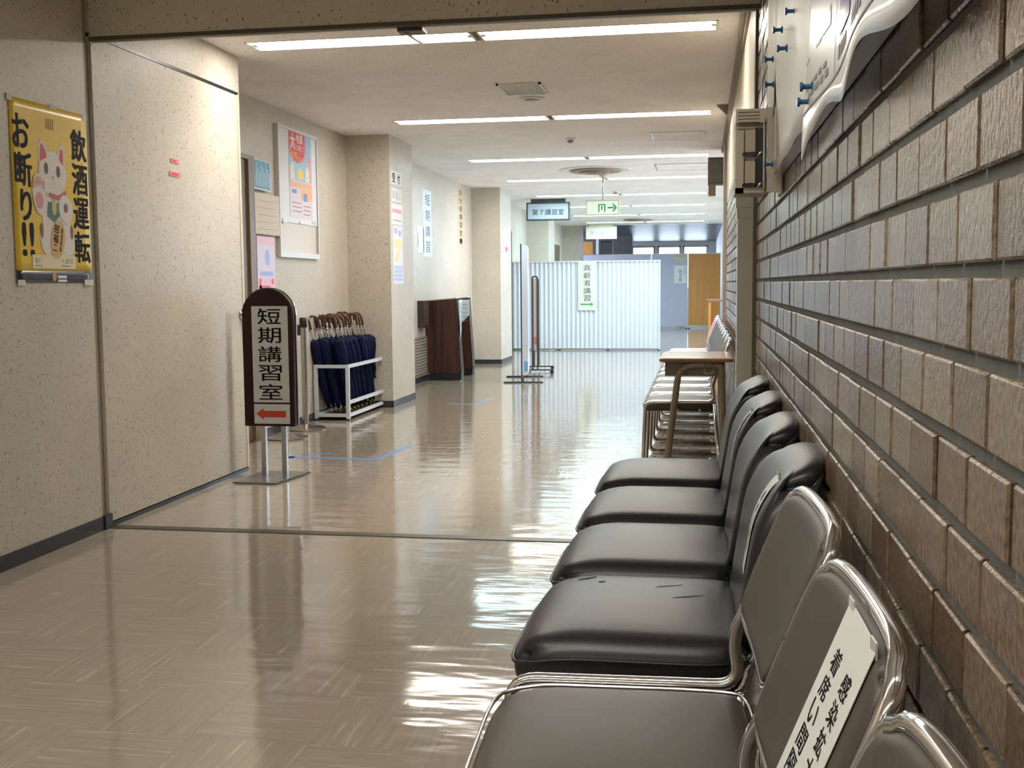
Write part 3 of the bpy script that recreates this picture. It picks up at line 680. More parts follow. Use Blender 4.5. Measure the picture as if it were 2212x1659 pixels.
# framed board and its poster
t = poster('notice_board', 'tall white framed wall board holding a red and yellow poster', 'notice board', 'E', (XR, 8.335, 1.805))
BW, BH = 0.86, 0.985
boxes('frame', mat('board_alu', (0.68, 0.69, 0.71), 0.35), t, [(-BW / 2, BW / 2, BH / 2 - 0.022, BH / 2, 0, 0.03), (-BW / 2, BW / 2, -BH / 2, -BH / 2 + 0.04, 0, 0.03), (-BW / 2, -BW / 2 + 0.022, -BH / 2 + 0.04, BH / 2 - 0.022, 0, 0.03), (BW / 2 - 0.022, BW / 2, -BH / 2 + 0.04, BH / 2 - 0.022, 0, 0.03)])
box('white_panel', mat('board_white', (0.70, 0.71, 0.75), 0.35), t, -BW / 2 + 0.022, BW / 2 - 0.022, -0.225, BH / 2 - 0.022, 0, 0.02)
box('lower_panel', mat('board_beige', (0.58, 0.51, 0.41), 0.3), t, -BW / 2 + 0.022, BW / 2 - 0.022, -BH / 2 + 0.04, -0.225, 0, 0.014)
lettering(t, M_GINK, [('平成', 0.32, -0.205, 0.10, 0.028, 0.0205)], 'board_mark')
boxes('clip', M_PAPER, t, [(-0.36, -0.29, -0.235, -0.20, 0.02, 0.026), (0.0, 0.06, -0.225, -0.205, 0.02, 0.026)])
p = poster('poster', 'red topped picture poster with houses pinned on the white wall board', 'poster', 'E', (XR + 0.0205, 8.385, 1.97))
box('sheet', mat('poster_pale', (0.66, 0.58, 0.62), 0.3), p, -0.25, 0.25, -0.345, 0.32, 0, 0.0015)
shapes('sky_picture', mat('picture_blue', (0.33, 0.52, 0.72), 0.35), p, [(rect(-0.24, 0.24, -0.06, 0.31), 0.0017)])
star = []
for i in range(40):
    a = 2 * PI * i / 40; q = 1.0 if i % 2 else 0.86
    star.append((-0.07 + 0.185 * q * math.cos(a), 0.195 + 0.125 * q * math.sin(a)))
shapes('red_burst', mat('burst_red', (0.72, 0.05, 0.05), 0.35), p, [(star, 0.0021), (rect(-0.24, 0.1, 0.19, 0.315), 0.0023)])
lettering(p, M_PAPER, [('大', -0.165, 0.235, 0.10, 0.12, 0.0029, dict(bold=0.03)), ('地震', -0.02, 0.265, 0.15, 0.07, 0.0029, dict(bold=0.03)), ('に備えて', 0.0, 0.195, 0.17, 0.045, 0.0029, dict(bold=0.02))])
lettering(p, mat('burst_yellow', (0.85, 0.55, 0.03), 0.35), [('住宅', -0.14, 0.135, 0.13, 0.05, 0.0031, dict(bold=0.04)), ('ごあんない', 0.0, 0.11, 0.16, 0.035, 0.0031, dict(bold=0.04))], 'yellow_lettering')
shapes('violet_picture', mat('picture_violet', (0.60, 0.33, 0.55), 0.35), p, [(rect(0.13, 0.235, -0.05, 0.14), 0.0021)])
shapes('house_picture', mat('picture_cream', (0.75, 0.68, 0.48), 0.35), p, [([(-0.23, -0.055), (-0.14, -0.055), (-0.14, 0.03), (-0.185, 0.085), (-0.23, 0.04)], 0.0025), ([(0.10, -0.055), (0.19, -0.055), (0.19, 0.03), (0.145, 0.08), (0.10, 0.03)], 0.0025)])
shapes('sun_picture', mat('picture_yellow', (0.80, 0.58, 0.06), 0.35), p, [(ell(-0.01, -0.005, 0.065, 0.045), 0.0027)])
shapes('orange_band', mat('picture_orange', (0.78, 0.42, 0.20), 0.35), p, [(rect(-0.24, 0.245, -0.115, -0.07), 0.0019), (rect(0.0, 0.245, -0.20, -0.12), 0.0019)])
shapes('blue_detail', mat('picture_deep_blue', (0.14, 0.24, 0.46), 0.35), p, [(rect(0.05, 0.13, -0.21, -0.15), 0.0023), (rect(-0.2, -0.1, -0.16, -0.13), 0.0023)])
shapes('text_lines', mat('picture_brown', (0.30, 0.12, 0.10), 0.5), p, [(rect(-0.2 + (0.24 if i % 2 else 0), 0.0 + (0.2 if i % 2 else 0), -0.235 - i * 0.016, -0.229 - i * 0.016), 0.0019) for i in range(6)])
# column beside the rack
r = plain('notice', 'small white sheet with two dark characters topmost on the first column', 'E', (XC, 9.80, 2.055), 0.34, 0.125, M_PAPER)
lettering(r, M_INK, [('受', -0.09, 0, 0.085, 0.085, 0.0024, dict(bold=0.03)), ('付', 0.08, 0, 0.085, 0.085, 0.0024, dict(bold=0.03))])
r = plain('notice', 'second small white sheet below the topmost sheet on the first column', 'E', (XC, 9.80, 1.905), 0.33, 0.125, M_PAPER)
lettering(r, M_GINK, [('い', -0.1, 0, 0.07, 0.07, 0.0024, dict(bold=0.02)), ('え', 0.0, 0, 0.07, 0.07, 0.0024, dict(bold=0.02)), ('し', 0.1, 0, 0.05, 0.07, 0.0024, dict(bold=0.02))])
r = plain('notice', 'white sheet with a pink band on the first column', 'E', (XC, 9.81, 1.735), 0.37, 0.185, M_PAPER)
shapes('pink_band', mat('pink_print', (0.85, 0.30, 0.36), 0.45), r, [(rect(-0.16, 0.16, 0.01, 0.045), 0.0022)])
shapes('text_lines', M_GINK, r, [(rect(-0.14, 0.14, -0.06, -0.052), 0.0022)])
r = plain('notice', 'tall leaflet with yellow picture and blue table on the first column', 'E', (XC, 9.82, 1.37), 0.33, 0.52, mat('leaflet_white', (0.74, 0.75, 0.82), 0.45))
shapes('violet_print', mat('leaflet_mauve', (0.48, 0.38, 0.60), 0.45), r, [(rect(-0.12, -0.02, 0.19, 0.24), 0.0022), (rect(0.02, 0.12, 0.17, 0.22), 0.0022)])
shapes('yellow_picture', mat('leaflet_yellow', (0.78, 0.68, 0.25), 0.45), r, [(rect(-0.14, 0.14, 0.06, 0.14), 0.0022), ([(-0.14, -0.06), (0.0, 0.05), (0.1, 0.05), (-0.02, -0.06)], 0.0022)])
shapes('blue_table', mat('leaflet_table', (0.42, 0.50, 0.80), 0.45), r, [(rect(-0.14 + 0.072 * i, -0.08 + 0.072 * i, -0.10 - 0.036 * j - 0.028, -0.10 - 0.036 * j), 0.0022) for i in range(4) for j in range(4)])
# recess strips
r = plain('banner_strip', 'vertical pale blue strip with four dark characters on the recessed wall', 'E', (XR, 12.54, 1.805), 0.40, 0.76, mat('pale_blue_paper', (0.68, 0.76, 0.88), 0.5), 'banner')
lettering(r, mat('dark_blue_ink', (0.07, 0.09, 0.14), 0.5), [(c, 0.02, 0.27 - 0.18 * i, 0.21, 0.125, 0.0024, dict(bold=0.02)) for i, c in enumerate('短期講習')])
r = plain('notice', 'small pale sheet left of the four character strip', 'E', (XR, 12.22, 1.61), 0.30, 0.29, mat('pale_sheet', (0.68, 0.72, 0.78), 0.5))
shapes('text_lines', M_GINK, r, [([(-0.13, 0.08), (-0.11, 0.08), (-0.09, -0.06), (-0.13, -0.10)], 0.0022)])
r = plain('banner_strip', 'narrow beige strip of dark vertical characters beside the second column', 'E', (XR, 14.36, 1.98), 0.36, 0.80, mat('beige_strip', (0.58, 0.48, 0.33), 0.5), 'banner')
lettering(r, M_INK, [(c, 0.0, 0.32 - 0.105 * i, 0.17, 0.075, 0.0024, dict(bold=0.02)) for i, c in enumerate('処分者講習室●')])
r = plain('notice', 'blue and white sheet with a red mark on the second column', 'E', (XC, 15.55, 1.71), 0.42, 0.33, mat('blue_sheet', (0.60, 0.70, 0.80), 0.5))
shapes('red_mark', mat('red_mark', (0.80, 0.08, 0.12), 0.4), r, [(rect(-0.12, 0.12, -0.15, -0.085), 0.0022)])
r = plain('notice', 'red sign on the left wall above the far door frame', 'E', (XR, 17.85, 2.12), 0.45, 0.15, mat('red_sign', (0.72, 0.16, 0.18), 0.4))
shapes('white_marks', M_PAPER, r, [(rect(-0.12, 0.02, -0.04, 0.05), 0.0022)])
t = thing('wall_outlet', 'small socket low on the side of the second column', 'outlet', (XC, 15.25, 0.33), FACE['E'])
box('plate', M_WHITE, t, -0.035, 0.035, -0.06, 0.06, 0, 0.008); boxes('socket', M_DGREY, t, [(-0.015, 0.015, 0.012, 0.035, 0.008, 0.0095), (-0.015, 0.015, -0.035, -0.012, 0.008, 0.0095)])
# louvred radiator grille and dark box in the recess
t = thing('vent_grille', 'brown louvred grille low on the recessed wall behind the stands', 'vent grille', (XR, 11.95, 0.07), FACE['E'])
boxes('frame', mat('grille_brown', (0.25, 0.20, 0.16), 0.5), t, [(-0.55, 0.45, 0, 0.02, 0, 0.02), (-0.55, 0.45, 0.42, 0.44, 0, 0.02), (-0.55, -0.52, 0.02, 0.42, 0, 0.02), (0.42, 0.45, 0.02, 0.42, 0, 0.02)])
boxes('slat', mat('grille_slat', (0.36, 0.30, 0.26), 0.5), t, [(-0.52, 0.42, 0.03 + i * 0.033, 0.05 + i * 0.033, 0.0, 0.016) for i in range(12)])
t = thing('wall_box', 'dark box on the recessed wall behind the first wooden stand', 'wall box', (XR, 12.15, 0.62), FACE['E'])
box('case', mat('dark_brown_box', (0.05, 0.03, 0.025), 0.4), t, -0.12, 0.12, 0, 0.30, 0, 0.07); box('lid', mat('dark_brown_lid', (0.07, 0.045, 0.035), 0.35), t, -0.11, 0.11, 0.02, 0.28, 0.07, 0.075)

# ------------------------------------------------------------------ arched direction sign
t = thing('direction_sign', 'dark arched floor sign with white panel and red left arrow', 'floor sign', (-2.41, 5.95, 0))
M_ARCH = mat('arch_brown', (0.028, 0.006, 0.005), 0.45, spec=0.25)
bm = B(); prism(bm, [(-0.15, -0.215), (0.105, -0.215), (0.165, 0.17), (-0.125, 0.17)], 0.003, 0.012); obj('base_plate', bm, mat('base_steel', (0.32, 0.31, 0.30), 0.3, metal=0.9), t)
for x in (-0.058, 0.066):
    box('post', M_STEEL, t, x - 0.014, x + 0.014, 0.012, 0.04, 0.012, 0.33)
arch = [(-0.146, 0.303), (0.150, 0.303)] + [(0.002 + 0.148 * math.cos(a), 0.932 + 0.148 * math.sin(a)) for a in [PI * i / 28 for i in range(29)]]
bm = B(); prism(bm, arch, -0.025, 0.025, Matrix.Rotation(PI / 2, 4, 'X')); obj('board', bm, M_ARCH, t)
bm = B()
tube(bm, [(x, -0.02, z) for x, z in arch], 0.006, 8, closed=True); tube(bm, [(x, 0.03, z) for x, z in arch], 0.006, 8, closed=True)
obj('edge_trim', bm, mat('black_trim', (0.02, 0.02, 0.022), 0.25), t, True)
bm = B(); prism(bm, [(x * 1.04, 0.93 + (z - 0.93) * (1.04 if z > 0.93 else 1)) for x, z in arch], -0.026, -0.018, Matrix.Rotation(PI / 2, 4, 'X'))
obj('side_band', bm, M_CHROME, t)
def front(parent, y, polys, m, name):
    bm = B()
    for p, z in polys: prism(bm, p, z, z + 0.0006)
    o = obj(name, bm, m, parent); o.rotation_euler = (PI / 2, 0, 0); o.location = (0, y, 0); return o
M_PANEL = mat('sign_white', (0.60, 0.64, 0.66), 0.4)
front(t, -0.025, [(rect(-0.092, 0.122, 0.437, 0.982), 0.0), (rect(-0.092, 0.122, 0.315, 0.427), 0.0)], M_PANEL, 'panel')
front(t, -0.025, [([(-0.08, 0.372), (-0.035, 0.405), (-0.035, 0.389), (0.098, 0.389), (0.098, 0.352), (-0.035, 0.352), (-0.035, 0.338)], 0.001)], mat('arrow_red', (0.55, 0.05, 0.02), 0.4), 'arrow')
l = lettering(t, M_INK, [(c, 0.012, 0.925 - 0.107 * i, 0.135, 0.088, 0.0012, dict(bold=0.022)) for i, c in enumerate('短期講習室')])
l.rotation_euler = (PI / 2, 0, 0); l.location = (0, -0.025, 0)
front(t, -0.025, [(rect(-0.092, 0.122, 0.548, 0.5488), 0.0008), (rect(-0.092, 0.122, 0.652, 0.6528), 0.0008)], M_GINK, 'panel_joint')

# ------------------------------------------------------------------ stanchions
M_POST = mat('stanchion_steel', (0.55, 0.53, 0.50), 0.22, metal=0.9)
def stanchion(x, y, label, lean=0.0):
    t = thing('stanchion', label, 'stanchion', (x, y, 0))
    bm = B(); lathe(bm, [(0.155, 0.0), (0.158, 0.008), (0.14, 0.018), (0.04, 0.03), (0.026, 0.04)], 36); obj('base', bm, mat('stanchion_base', (0.30, 0.27, 0.24), 0.2, metal=0.8), t, 'edge')
    bm = B(); lathe(bm, [(0.024, 0.035), (0.024, 0.80)], 20); obj('pole', bm, M_POST, t, 'edge')
    bm = B(); lathe(bm, [(0.028, 0.78), (0.030, 0.785), (0.030, 0.845), (0.024, 0.855)], 20); obj('head', bm, M_BLACK, t, 'edge')
    box('belt_clip', M_DGREY, t, -0.045, -0.026, -0.02, 0.02, 0.72, 0.80)
    return t
stanchion(-2.985, 8.05, 'steel belt post nearest the umbrella rack')
stanchion(-2.95, 7.55, 'steel belt post hidden behind the arched sign')

# ------------------------------------------------------------------ umbrella rack and umbrellas
M_RACK = mat('rack_white', (0.66, 0.70, 0.76), 0.35)
t = thing('umbrella_rack', 'white square tube rack packed with blue umbrellas', 'umbrella rack', (-2.96, 9.23, 0))
rx, ry = 0.135, 0.62
for sx in (-1, 1):
    for sy in (-1, 1): box('leg', M_RACK, t, sx * rx - 0.014, sx * rx + 0.014, sy * ry - 0.014, sy * ry + 0.014, 0.012, 0.455)
    for z in (0.44, 0.145, 0.04): 
        if z == 0.145 and sx < 0: continue
        box('side_rail', M_RACK, t, sx * rx - 0.012, sx * rx + 0.012, -ry + 0.014, ry - 0.014, z - 0.013, z + 0.013)
for sy in (-1, 1):
    for z in (0.44, 0.04): box('end_rail', M_RACK, t, -rx + 0.014, rx - 0.014, sy * ry - 0.012, sy * ry + 0.012, z - 0.013, z + 0.013)
boxes('tray', mat('rack_tray', (0.05, 0.045, 0.04), 0.4), t, [(-rx + 0.012, rx - 0.012, -ry + 0.012, ry - 0.012, 0.027, 0.032)])
for sx in (-1, 1):
    for sy in (-1, 1): box('foot', M_BLACK, t, sx * rx - 0.012, sx * rx + 0.012, sy * ry - 0.012, sy * ry + 0.012, 0, 0.012)
M_NAVY = mat('navy_fabric', (0.004, 0.008, 0.048), 0.6, spec=0.2, var=0.35, vscale=30); M_HANDLE = wood('crook_wood', (0.05, 0.018, 0.012), (0.20, 0.09, 0.06), 0.22, sc=30)
M_TIP = mat('brass_tip', (0.55, 0.38, 0.14), 0.3, metal=0.8)
def umbrella(label, loose=0.0):
    t = thing('umbrella', label, 'umbrella', (0, 0, 0))
    bm = B(); lathe(bm, [(0.005, 0.0), (0.009, 0.004), (0.009, 0.035), (0.006, 0.045)], 10); obj('tip', bm, M_TIP, t, True)
    bm = B(); rings = []
    prof = [(0.05, 0.010), (0.12, 0.022), (0.25, 0.029), (0.40, 0.035), (0.52, 0.039 + loose), (0.60, 0.038 + loose * 1.6), (0.63, 0.034 + loose * 0.8), (0.655, 0.018), (0.66, 0.008)]
    seg = 32
    for z, r in prof:
        ring = []
        for k in range(seg):
            a = 2 * PI * k / seg
            q = 1 + 0.26 * math.cos(8 * a + z * 9) * min(1, r / 0.03)
            ring.append(bm.verts.new((r * q * math.cos(a), r * q * math.sin(a), z + (0.012 * math.cos(8 * a) if 0.5 < z < 0.64 else 0))))
        rings.append(ring)
    for a, b_ in zip(rings[:-1], rings[1:]):
        for k in range(seg): bm.faces.new((a[k], a[(k + 1) % seg], b_[(k + 1) % seg], b_[k]))
    bm.faces.new(rings[0][::-1]); bm.faces.new(rings[-1]); obj('canopy', bm, M_NAVY, t, True)
    bm = B(); tube(bm, [(0, 0, 0.64), (0, 0, 0.76)], 0.005, 8); obj('shaft', bm, M_CHROME, t, True)
    bm = B(); pts = [(0, 0, 0.74), (0, 0, 0.81)] + [(-0.045 + 0.045 * math.cos(a), 0, 0.815 + 0.05 * math.sin(a)) for a in [PI * i / 10 for i in range(1, 11)]] + [(-0.09, 0, 0.795)]
    tube(bm, pts, 0.0095, 10); hd = obj('handle', bm, M_HANDLE, t, True)
    bm = B(); tube(bm, [(0, 0, 0.735), (0, 0, 0.75)], 0.0105, 10); obj('ferrule', bm, M_STEEL, hd, True)
    return t
UL = 'navy blue umbrella with a brown crook handle packed among others in the white rack'
u0 = umbrella(UL); u0['group'] = 'blue umbrellas in the white rack'
ul = umbrella('navy umbrella with loosened flared canopy at the far end of the rack', 0.022); ul['group'] = 'blue umbrellas in the white rack'
first = True; rnd = random.Random(11)
for row, x in enumerate((-3.045, -2.965, -2.885)):
    for i in range(8):
        yy = 8.80 + i * 0.115 + row * 0.03 + rnd.uniform(-0.012, 0.012)
        loc = (x + rnd.uniform(-0.004, 0.004), yy, 0.033)
        # leaning towards the near end and a little to the wall
        rot = (0.30 + rnd.uniform(-0.03, 0.03), -0.085 + rnd.uniform(-0.03, 0.03), rnd.uniform(-0.5, 0.5))
        M_ = Matrix.Rotation(rot[0], 4, 'X') @ Matrix.Rotation(rot[1], 4, 'Y') @ Matrix.Rotation(rot[2], 4, 'Z')
        e = M_.to_euler()
        if row == 2 and i == 7: ul.location = loc; ul.rotation_euler = e; continue
        if first: u0.location = loc; u0.rotation_euler = e; first = False
        else: dup(u0, loc, rot=e)

# ------------------------------------------------------------------ floor tape
M_TAPE = mat('blue_tape', (0.13, 0.27, 0.55), 0.3)
bm = B()
for pts in ([(-2.62, 6.66), (-1.98, 6.64), (-1.93, 7.28), (-1.985, 7.28), (-2.02, 6.70), (-2.62, 6.71)], [(-2.68, 6.66), (-2.56, 6.58), (-2.56, 6.80)], [(-2.55, 6.80), (-2.38, 6.88), (-2.38, 6.92), (-2.57, 6.83)]):
    prism(bm, pts, 0.0, 0.0008)
tag(obj('floor_tape', bm, M_TAPE), 'blue tape arrow bent at a corner on the floor by the arched sign', 'floor tape')
bm = B()
for pts in ([(-2.30, 9.93), (-2.02, 9.86), (-1.95, 10.42), (-2.01, 10.42), (-2.06, 9.92), (-2.30, 9.97)],): prism(bm, pts, 0.0, 0.0008)
tag(obj('floor_tape', bm, mat('blue_tape_worn', (0.20, 0.30, 0.50), 0.3)), 'small bent blue tape mark on the floor beside the column', 'floor tape')

# ------------------------------------------------------------------ dark wooden stands
def stand(x0, x1, y0, y1, h, label):
    t = thing('writing_stand', label, 'stand', ((x0 + x1) / 2, (y0 + y1) / 2, 0))
    hx, hy = (x1 - x0) / 2, (y1 - y0) / 2
    bm = B()
    for sy in (-1,):
        prism(bm, [(-hx + 0.012, 0.085), (hx, 0.085), (hx - 0.05, h + 0.01), (-hx - 0.045, h - 0.02)], hy - 0.025, hy, Matrix.Rotation(PI / 2, 4, 'X'))
    obj('side_panel', bm, M_ROSE, t)
    bm = B(); prism(bm, [(-hx + 0.012, 0.085), (hx, 0.085), (hx - 0.05, h + 0.01), (-hx - 0.045, h - 0.02)], -hy, -hy + 0.025, Matrix.Rotation(PI / 2, 4, 'X')); obj('side_panel', bm, M_ROSE, t)
    bm = B(); prism(bm, [(hx - 0.02, 0.085), (hx, 0.085), (hx - 0.05, h - 0.01), (hx - 0.07, h - 0.01)], -hy + 0.025, hy - 0.025, Matrix.Rotation(PI / 2, 4, 'X')); obj('front_panel', bm, M_ROSE, t)
    box('plinth', M_BLACK, t, -hx + 0.02, hx - 0.004, -hy + 0.004, hy - 0.004, 0, 0.085)
    bm = B(); prism(bm, [(-hx - 0.045, h - 0.02), (hx - 0.05, h + 0.01), (hx - 0.05, h + 0.022), (-hx - 0.045, h - 0.008)], -hy, hy, Matrix.Rotation(PI / 2, 4, 'X')); obj('top', bm, mat('stand_top', (0.62, 0.55, 0.46), 0.3), t)
    boxes('glide', M_STEEL, t, [(hx - 0.02, hx - 0.006, -hy - 0.002, -hy + 0.012, 0, 0.012)])
    return t
stand(-3.10, -2.70, 12.38, 12.52, 0.93, 'front dark rosewood writing stand by the recessed wall')
stand(-3.05, -2.715, 13.1, 13.24, 0.93, 'rear dark rosewood writing stand behind the front one')
def hanging(name, loc, w_, h_, label, face='E'):
    t = thing(name, label, 'paper', loc, FACE[face])
    zf = lambda x, y: 0.004 + 0.006 * math.sin(x * 20 + y * 9)
    bm = B(); grid_sheet(bm, -w_ / 2, w_ / 2, -h_, 0, 8, 10, zf, warp=lambda x, y, u, v: (x, y + 0.10 * (1 - v) * u)); obj('sheet', bm, mat('pale_notice', (0.72, 0.77, 0.84), 0.5), t, True)
    shapes('text_lines', M_GINK, t, [(rect(-w_ * 0.3, w_ * 0.25, -h_ * 0.2 - i * 0.05, -h_ * 0.2 - i * 0.05 + 0.006), 0.012) for i in range(5)])
hanging('hanging_paper', (-2.722, 12.45, 0.925), 0.13, 0.46, 'long pale sheet hanging down the front of the front wooden stand')
hanging('hanging_paper', (-2.80, 13.095, 0.915), 0.10, 0.28, 'shorter pale sheet hanging on the rear wooden stand', 'S')

# ------------------------------------------------------------------ edge-on display boards
t = thing('display_board', 'tall white display board on a flat foot seen edge on', 'display board', (-1.98, 12.55, 0), (0, 0, 0.135))
box('post', M_DGREY, t, -0.045, -0.03, -0.42, -0.38, 0.012, 1.54); box('post', M_DGREY, t, -0.045, -0.03, 0.38, 0.42, 0.012, 1.54)
box('panel', mat('display_white', (0.66, 0.70, 0.80), 0.4), t, -0.03, 0.035, -0.42, 0.42, 0.09, 1.52)
box('print', mat('display_violet', (0.45, 0.50, 0.80), 0.4), t, 0.035, 0.0362, -0.40, 0.40, 0.35, 1.25)
shapes_ = boxes('red_print', mat('display_red', (0.72, 0.25, 0.35), 0.4), t, [(0.035, 0.0368, -0.35, 0.35, 1.28, 1.40)])
box('label_strip', mat('display_blue', (0.20, 0.42, 0.85), 0.4), t, -0.01, 0.03, -0.4212, -0.42, 0.13, 0.24)
for yy in (-0.40, 0.40): box('foot', M_DGREY, t, -0.24, 0.20, yy - 0.025, yy + 0.025, 0.0, 0.014)
box('rail', M_DGREY, t, -0.05, -0.025, -0.38, 0.38, 0.03, 0.06)
t = thing('display_board', 'shorter dark framed display board with wheeled foot behind the tall one', 'display board', (-2.03, 13.7, 0), (0, 0, 0.125))
for yy in (-0.3, 0.3):
    box('post', M_DGREY, t, -0.045, -0.022, yy - 0.012, yy + 0.012, 0.05, 1.16); box('post', M_DGREY, t, 0.018, 0.036, yy - 0.012, yy + 0.012, 0.05, 1.16)
    ft = box('foot', M_DGREY, t, -0.12, 0.22, yy - 0.02, yy + 0.02, 0.04, 0.055)
    for xx in (-0.10, 0.20):
        bm = B(); lathe(bm, [(0.018, -0.01), (0.022, -0.004), (0.022, 0.004), (0.018, 0.01)], 14, Matrix.Translation((xx, yy, 0.022)) @ Matrix.Rotation(PI / 2, 4, 'X')); obj('caster', bm, M_BLACK, ft, True)
bm = B(); tube(bm, fillet([(-0.034, -0.3, 1.14), (-0.034, -0.3, 1.19), (0.027, -0.3, 1.19), (0.027, -0.3, 1.14)], 0.03), 0.011, 8); obj('top_bow', bm, M_DGREY, t, True)
box('panel', mat('panel_peach', (0.66, 0.50, 0.44), 0.4), t, -0.022, 0.018, -0.3, 0.3, 0.29, 1.16)
box('red_band', mat('panel_red', (0.66, 0.20, 0.20), 0.4), t, -0.0225, 0.0185, -0.302, 0.302, 0.36, 0.45)

# ------------------------------------------------------------------ pleated screen and partitions
t = thing('pleated_screen', 'white pleated folding screen across the corridor with a paper sign', 'screen', (-1.91, 18.3, 0))
bm = B(); n = 66; hw = 1.235; lo = []; hi = []; lo2 = []; hi2 = []
for i in range(n + 1):
    x = -hw + 2 * hw * i / n; yy = 0.022 if i % 2 else -0.022
    lo.append(bm.verts.new((x, yy, 0.03))); hi.append(bm.verts.new((x, yy, 1.455)))
    lo2.append(bm.verts.new((x, yy + 0.004, 0.03))); hi2.append(bm.verts.new((x, yy + 0.004, 1.455)))
for i in range(n):
    bm.faces.new((lo[i], lo[i + 1], hi[i + 1], hi[i])); bm.faces.new((lo2[i], hi2[i], hi2[i + 1], lo2[i + 1]))
    bm.faces.new((hi[i], hi[i + 1], hi2[i + 1], hi2[i])); bm.faces.new((lo[i], lo2[i], lo2[i + 1], lo[i + 1]))
obj('curtain', bm, mat('screen_white', (0.76, 0.80, 0.86), 0.4, trans=0.0), t)
box('top_rail', M_WHITE, t, -1.25, 1.25, -0.03, 0.034, 1.455, 1.475)
box('bottom_rail', M_STEEL, t, -1.25, 1.25, -0.03, 0.034, 0.012, 0.03)
for x in (-1.25, 1.238): box('post', M_WHITE, t, x, x + 0.018, -0.034, 0.038, 0.012, 1.48)
for x in (-1.24, -0.4, 0.4, 1.24): box('foot', M_DGREY, t, x - 0.02, x + 0.02, -0.06, 0.06, 0, 0.012)
p = poster('paper_sign', 'cream vertical paper sign with green arrow on the pleated screen', 'sign', 'S', (-1.85, 18.272, 1.06))
box('sheet', mat('sign_cream_paper', (0.74, 0.74, 0.66), 0.5), p, -0.155, 0.155, -0.40, 0.40, 0, 0.003)
lettering(p, mat('sign_grey_ink', (0.10, 0.11, 0.12), 0.5), [(c, 0, 0.30 - 0.125 * i, 0.115, 0.10, 0.0035, dict(bold=0.01)) for i, c in enumerate('高齢者講習')])
shapes('arrow', mat('arrow_green', (0.10, 0.38, 0.16), 0.45), p, [([(-0.11, -0.312), (0.05, -0.312), (0.05, -0.335), (0.11, -0.30), (0.05, -0.265), (0.05, -0.288), (-0.11, -0.288)], 0.0035)])
M_LILAC = mat('lilac_panel', (0.52, 0.52, 0.66), 0.55)
def partition(x0, x1, m, label):
    t = thing('partition_panel', label, 'partition', ((x0 + x1) / 2, 27.3, 0)); h = (x1 - x0) / 2
    box('panel', m, t, -h + 0.015, h - 0.015, -0.02, 0.02, 0.07, 1.80)
    boxes('frame', M_STEEL, t, [(-h + 0.003, -h + 0.015, -0.022, 0.022, 0.02, 1.815), (h - 0.015, h - 0.003, -0.022, 0.022, 0.02, 1.815), (-h + 0.015, h - 0.015, -0.022, 0.022, 1.80, 1.815), (-h + 0.015, h - 0.015, -0.022, 0.022, 0.05, 0.07)])
    for s in (-1, 1): box('foot', M_DGREY, t, s * (h - 0.03) - 0.02, s * (h - 0.03) + 0.02, -0.2, 0.2, 0, 0.02)
    return t
partition(-2.95, -2.07, M_LILAC, 'left lilac partition panel showing above the pleated screen')
partition(-2.07, -1.19, M_LILAC, 'middle lilac partition panel showing above the pleated screen')
partition(-1.19, -0.31, M_LILAC, 'right lilac partition panel with two notices')
partition(-0.31, 0.47, M_ORANGE, 'orange wood partition panel by the right wall')
r = plain('notice', 'cream notice at the top of the lilac partition', 'S', (-0.50, 27.276, 1.72), 0.33, 0.17, M_SIGN2)
lettering(r, M_GINK, [('待合所', 0, 0.03, 0.22, 0.06, 0.0025, dict(bold=0.02))])
r = plain('notice', 'white notice below the cream one on the lilac partition', 'S', (-0.49, 27.276, 1.31), 0.30, 0.43, M_PAPER)
lettering(r, M_GINK, [('受付終', 0.0, -0.03, 0.075, 0.30, 0.0025, dict(bold=0.02, vertical=True)), ('認知検査', 0.10, 0.09, 0.04, 0.18, 0.0025, dict(vertical=True))])
# things against the far left wall of the hall
t = thing('leaning_board', 'brown board against the dark wall at the far left', 'board', (-3.13, 31, 0)); box('board', M_ORANGE, t, -0.15, 0.15, -0.02, 0.02, 0.0, 2.27)
t = thing('dark_locker', 'black cabinet at the far end beside the brown board', 'cabinet', (-2.60, 31, 0)); box('body', M_BLACK, t, -0.16, 0.16, 0, 0.4, 0, 2.29); box('door', M_DGREY, t, -0.14, 0.14, -0.012, 0, 0.05, 2.24)
t = thing('white_post', 'white post between the brown board and the black cabinet', 'post', (-2.84, 30.9, 0)); box('shaft', M_WHITE, t, -0.035, 0.035, -0.03, 0.03, 0, 2.62)
t = thing('far_table', 'small far table against the right wall behind the row of chairs', 'table', (0.30, 14.3, 0))
box('table_top', M_DESK, t, -0.22, 0.18, -0.3, 0.3, 0.86, 0.885)
for sx in (-0.19, 0.15):
    for sy in (-0.27, 0.27): box('leg', M_ORANGE, t, sx - 0.014, sx + 0.014, sy - 0.014, sy + 0.014, 0, 0.86)
box('drawer', M_DGREY, t, -0.02, 0.16, -0.31, -0.1, 0.76, 0.86)

